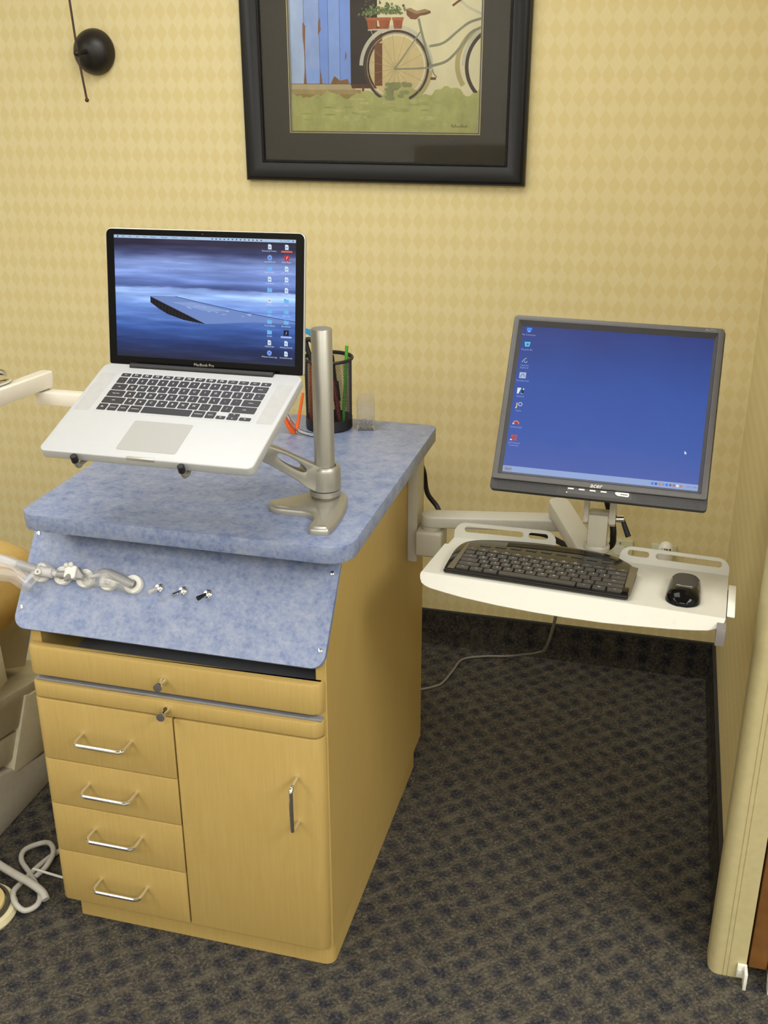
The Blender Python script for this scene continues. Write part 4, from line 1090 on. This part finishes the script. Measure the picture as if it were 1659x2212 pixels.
def stick(name, p0, p1, r, mat, label, cat, parts=()):
    p0, p1 = Vector(p0), Vector(p1); o = thing(name, label, cat, p0)
    obj('barrel', cyl(B(), p0, p1, r, seg=16, bev=.0008), mat, o, True)
    for nm, a, c, r2, mt in parts: obj(nm, cyl(B(), p0.lerp(p1, a), p0.lerp(p1, c), r2, seg=16, bev=.0006), mt, o, True)
    return o
z0 = CZ+.004
single('green_stick', cyl(B(), (CX+.034, CY-.010, z0), (CX+.0395, CY+.008, 1.066), .0036, seg=8), plain('green_lacquer', rgb(70, 160, 40), .35), 'bright green stick rising above the pen cup rim', 'pencil', at=(CX+.034, CY-.01, z0))
stick('red_pen', (CX+.031, CY-.018, z0), (CX+.005, CY-.004, 1.035), .0050, plain('dark_red_barrel', rgb(96, 34, 34), .3), 'dark red pen leaning inside the mesh cup', 'pen', (('cap', .72, 1.0, .0056, BLACKM),))
stick('blue_pen', (CX+.015, CY-.034, z0), (CX+.002, CY-.004, 1.025), .0048, plain('blue_barrel', rgb(40, 74, 150), .3), 'blue pen standing in the middle of the mesh cup', 'pen', (('cap', .7, 1.0, .0054, BLACKM),))
stick('brown_marker', (CX-.022, CY-.025, z0), (CX-.030, CY+.012, 1.045), .0075, plain('brown_barrel', rgb(110, 62, 50), .35), 'thick brown marker leaning left in the mesh cup', 'marker', (('cap', .74, 1.0, .0082, plain('violet_cap', rgb(58, 44, 110), .35)),))
stick('black_pen', (CX+.020, CY+.012, z0), (CX+.012, CY-.014, 1.05), .0055, BLACKM, 'short black pen in the centre of the mesh cup', 'pen', (('grip', .35, .62, .0085, RUBBER),))
stick('orange_marker', (CX-.036, CY-.012, z0), (CX-.037, CY+.006, 1.045), .0050, plain('rust_orange_barrel', rgb(196, 84, 40), .35), 'rust orange pen at the left rim of the mesh cup', 'pen')
sci = thing('scissors', 'scissors with black loop handle standing in the mesh cup', 'scissors', (CX-.03, CY-.01, z0))
obj('blade', prism(B(), [(-.004, 0), (.004, 0), (.0065, .11), (-.0065, .11)], -.001, .001, Matrix.Translation((CX-.028, CY-.004, z0)) @ AX_XZ), CHROME, sci, True)
lp_ = [(CX-.030, CY-.004, 1.02), (CX-.042, CY-.004, 1.052), (CX-.046, CY-.004, 1.074), (CX-.034, CY-.004, 1.076), (CX-.023, CY-.004, 1.054), (CX-.026, CY-.004, 1.018), (CX-.030, CY-.004, 1.005)]
obj('handle_loop', tube(B(), lp_, .0052, 12, 6), RUBBER, sci, True)
lp2 = [(CX-.026, CY+.002, 1.02), (CX-.014, CY+.004, 1.045), (CX-.012, CY+.004, 1.068), (CX-.022, CY+.004, 1.072), (CX-.030, CY+.004, 1.05), (CX-.028, CY+.002, 1.02)]
obj('handle_loop', tube(B(), lp2, .0050, 12, 6), RUBBER, sci, True)
tb = thing('blue_strip', 'curved sky-blue plastic strip poking above the mesh cup', 'plastic strip', (CX-.03, CY+.02, z0))
b = prism(B(), [(CX-.004, z0), (CX+.004, z0), (CX-.012, 1.045), (CX-.024, 1.080), (CX-.044, 1.0945), (CX-.066, 1.0985), (CX-.067, 1.0865), (CX-.048, 1.0825), (CX-.032, 1.070), (CX-.022, 1.04)], -CY-.019, -CY-.016, AX_XZ, bev=.0006, seg=1)
obj('strip', b, plain('sky_blue_plastic', rgb(62, 150, 190), .35), tb, True)

# clear box with tiny metal parts
bx = thing('clear_box', 'small clear plastic box right of the mesh pen cup', 'plastic box', frame((-.822, -.676, .8885), .25))
b = B()
for q in ((-.0185, .0185, -.0185, -.0172, 0, .064), (-.0185, -.0172, -.0172, .0185, 0, .068), (.0172, .0185, -.0172, .0185, 0, .068), (-.0172, .0172, .0172, .0185, 0, .072), (-.0172, .0172, -.0172, .0172, 0, .0015)): box(b, *q)
obj('walls', b, CLEAR, bx, smooth=0)
b = B(); rnd = random.Random(2)
for i in range(150):
    c = Vector((rnd.uniform(-.015, .015), rnd.uniform(-.015, .015), .0028+.013*rnd.random()**1.3)); s_ = rnd.uniform(.0010, .0019)
    t = bmesh.new(); bmesh.ops.create_cube(t, size=s_); merge(b, t, 0, Matrix.Translation(c) @ Matrix.Rotation(rnd.random()*3, 4, 'Z') @ Matrix.Rotation(rnd.random()*3, 4, 'X'))
bits = obj('metal_bits', b, plain('dull_steel', rgb(150, 136, 120), .35, .6), bx, smooth=0); bits['kind'] = 'stuff'

# orange and clear glasses
gl = thing('safety_glasses', 'clear glasses with orange temple pieces lying left of the pen cup', 'glasses', (-.955, -.76, .889))
obj('clear_frame', tube(B(), [(-1.005, -.752, .975), (-.985, -.752, .950), (-.966, -.755, .917), (-.945, -.758, .8985), (-.915, -.762, .8930), (-.885, -.760, .8930)], .0042, 12, 6), CLEAR, gl, True)
obj('temple_piece', prism(B(), [(-.9845, .929), (-.9745, .932), (-.9575, .9075), (-.9525, .8885), (-.9640, .8895), (-.9720, .9000)], .752, .757, AX_XZ, bev=.0012), ORANGE, gl, True)
obj('temple_piece', tube(B(), [(-.937, -.748, .978), (-.941, -.75, .955), (-.9455, -.752, .930), (-.9485, -.754, .912), (-.951, -.757, .899)], lambda t: .0028+.0016*t, 12, 4), ORANGE, gl, True)

# ------------------------------------------------------------------ left edge of the photograph
ta = thing('swing_arm', 'white two-section swing arm reaching left behind the laptop', 'instrument arm', (-1.16, -.70, .888))
obj('post', cyl(B(), (-1.16, -.70, .8885), (-1.16, -.70, .895), .024, seg=28, bev=.001), WHITE_PL, ta, True)
WA = plain('white_arm_enamel', rgb(236, 231, 218), .4, var=.015)
obj('lower_section', box(B(), -1.594, -1.135, -.717, -.684, .8945, .924, .002), WA, ta, True)
m = Matrix.Translation((-1.582, -.690, 0)) @ Matrix.Rotation(math.atan2(-.135, -.020), 4, 'Z')
obj('upper_section', prism(B(), rrect(-.018, .50, -.0165, .0165, [.010, .002, .002, .010], 5), .9285, .964, m, bev=.002), WA, ta, True)
obj('elbow_pin', cyl(B(), (-1.582, -.695, .922), (-1.582, -.695, .930), .011, seg=20), GREYM, ta, True)
single('chrome_handle', tube(B(), [(-1.75, -.74, .968), (-1.668, -.742, .973), (-1.634, -.752, .973), (-1.611, -.780, .972), (-1.605, -.81, .972), (-1.622, -.86, .972), (-1.66, -.93, .972)], .0075, 14, 6), CHROME, 'curved chrome handle resting over the white arm at left', 'handle', at=(-1.63, -.76, .972))

ch = thing('dental_chair', 'dental chair with tan upholstery and beige stepped base left of the cabinet', 'dental chair', (-1.75, -1.0, 0))
def yz(poly, x0, x1, mat, name, bev=.004):
    return obj(name, prism(B(), poly, x0, x1, AX_YZ, bev=bev), mat, ch, True)
yz([(-1.75, 0), (-.25, 0), (-.25, .07), (-.93, .0865), (-1.09, .1440), (-1.75, .40)], -2.1, -1.56, BEIGE3, 'base_plate', .006)
yz([(-.9389, .2634), (-.80, .24), (-.80, .07), (-.9337, .0960), (-1.0288, .1075), (-1.0412, .1188), (-.9563, .2714)], -1.62, -1.5595, BEIGE2, 'strut', .003)
yz([(-.80, .262), (-.9372, .2872), (-1.0497, .3117), (-1.6, .43), (-1.6, .33), (-1.0713, .2217), (-.9906, .2058), (-.955, .2607)], -2.0, -1.565, BEIGE, 'upper_cover')
yz([(-.9, .18), (-.996, .1992), (-1.0728, .2154), (-1.6, .33), (-1.6, .25), (-1.088, .1519), (-1.032, .1416), (-.90, .12)], -2.0, -1.569, BEIGE, 'lower_cover')
yz([(-1.0555, .4633), (-1.0498, .3708), (-1.0831, .3628), (-1.7, .36), (-1.7, .52), (-1.08, .470)], -1.95, -1.53, BEIGE2, 'side_cover')
yz([(-.79, .415), (-.8657, .2880), (-.9431, .3236), (-1.03, .33), (-1.03, .42), (-.9515, .4235)], -2.0, -1.615, BEIGE, 'seat_support')
b = B()
rings = []
for k in range(15):
    t = k/14; x = -2.05+.525*t
    e = 1-max(0, (t-.80)/.20)**2.4*.42
    rg = []
    for q in range(28):
        a = 2*PI*q/28
        yy_ = math.copysign(abs(math.cos(a))**.45, math.cos(a))*.40*(.94+.06*e); zz_ = math.copysign(abs(math.sin(a))**.55, math.sin(a))*.105*e
        rg.append(b.verts.new((x, -1.262+yy_, .555+zz_)))
    rings.append(rg)
for a, c in zip(rings, rings[1:]):
    for q in range(28): b.faces.new([a[q], a[(q+1) % 28], c[(q+1) % 28], c[q]])
b.faces.new(rings[0]); b.faces.new(rings[-1])
obj('seat_cushion', b, YELLOW, ch, True, smooth=60)

# cords and foot pedal on the carpet
single('pale_cord', tube(B(), [(-1.548, -1.208, .030), (-1.49, -1.230, .028), (-1.44, -1.247, .027), (-1.395, -1.260, .025), (-1.362, -1.270, .017), (-1.348, -1.280, .009)], .0085, 12, 6), CORDW, 'thick pale hose crossing over the looped cord beside the chair base', 'hose', at=(-1.44, -1.245, .01))
lo = [(-1.28, -1.03, .008), (-1.36, -1.075, .008), (-1.4035, -1.145, .008), (-1.4185, -1.195, .0085), (-1.425, -1.245, .0085), (-1.415, -1.290, .024), (-1.395, -1.318, .025), (-1.372, -1.322, .012), (-1.358, -1.298, .0085), (-1.372, -1.265, .0085), (-1.42, -1.222, .0085), (-1.462, -1.190, .012), (-1.473, -1.158, .012), (-1.452, -1.128, .010), (-1.425, -1.133, .018), (-1.40, -1.162, .022), (-1.395, -1.20, .018), (-1.407, -1.225, .0085)]
single('looped_cord', tube(B(), lo, .0058, 12, 8), CORDW, 'pale cord tied in two loops on the carpet left of the cabinet', 'cord', at=(-1.41, -1.22, .008))
b = tube(B(), [(-1.412, -1.222, .026), (-1.398, -1.2225, .026), (-1.372, -1.2185, .018), (-1.335, -1.212, .009), (-1.29, -1.20, .0075)], .0028, 8, 6)
single('cable_tie', b, plain('white_nylon', rgb(214, 212, 198), .4), 'thin white tie tail holding the looped cord together', 'cable tie', at=(-1.41, -1.222, .026))
fp_ = thing('foot_pedal', 'round cream foot pedal at the left edge of the carpet', 'foot pedal', (-1.466, -1.343, 0))
FP = Matrix.Translation((-1.466, -1.343, 0))
obj('pedal_base', lathe(B(), [(0, 0.0005), (.076, 0.0005), (.078, .006), (.074, .016), (.068, .018), (0, .018)], FP, 56), plain('pedal_cream', rgb(216, 208, 168), .45), fp_, True)
obj('steel_ring', lathe(B(), [(.059, .0178), (.065, .0178), (.064, .026), (.058, .027), (.057, .0178)], FP, 56), plain('dull_metal', rgb(96, 92, 86), .35, .6), fp_, True)
obj('pedal_plate', lathe(B(), [(0, .018), (.056, .018), (.054, .030), (.045, .033), (0, .034)], FP, 56), plain('pedal_top', rgb(212, 190, 128), .45), fp_, True)
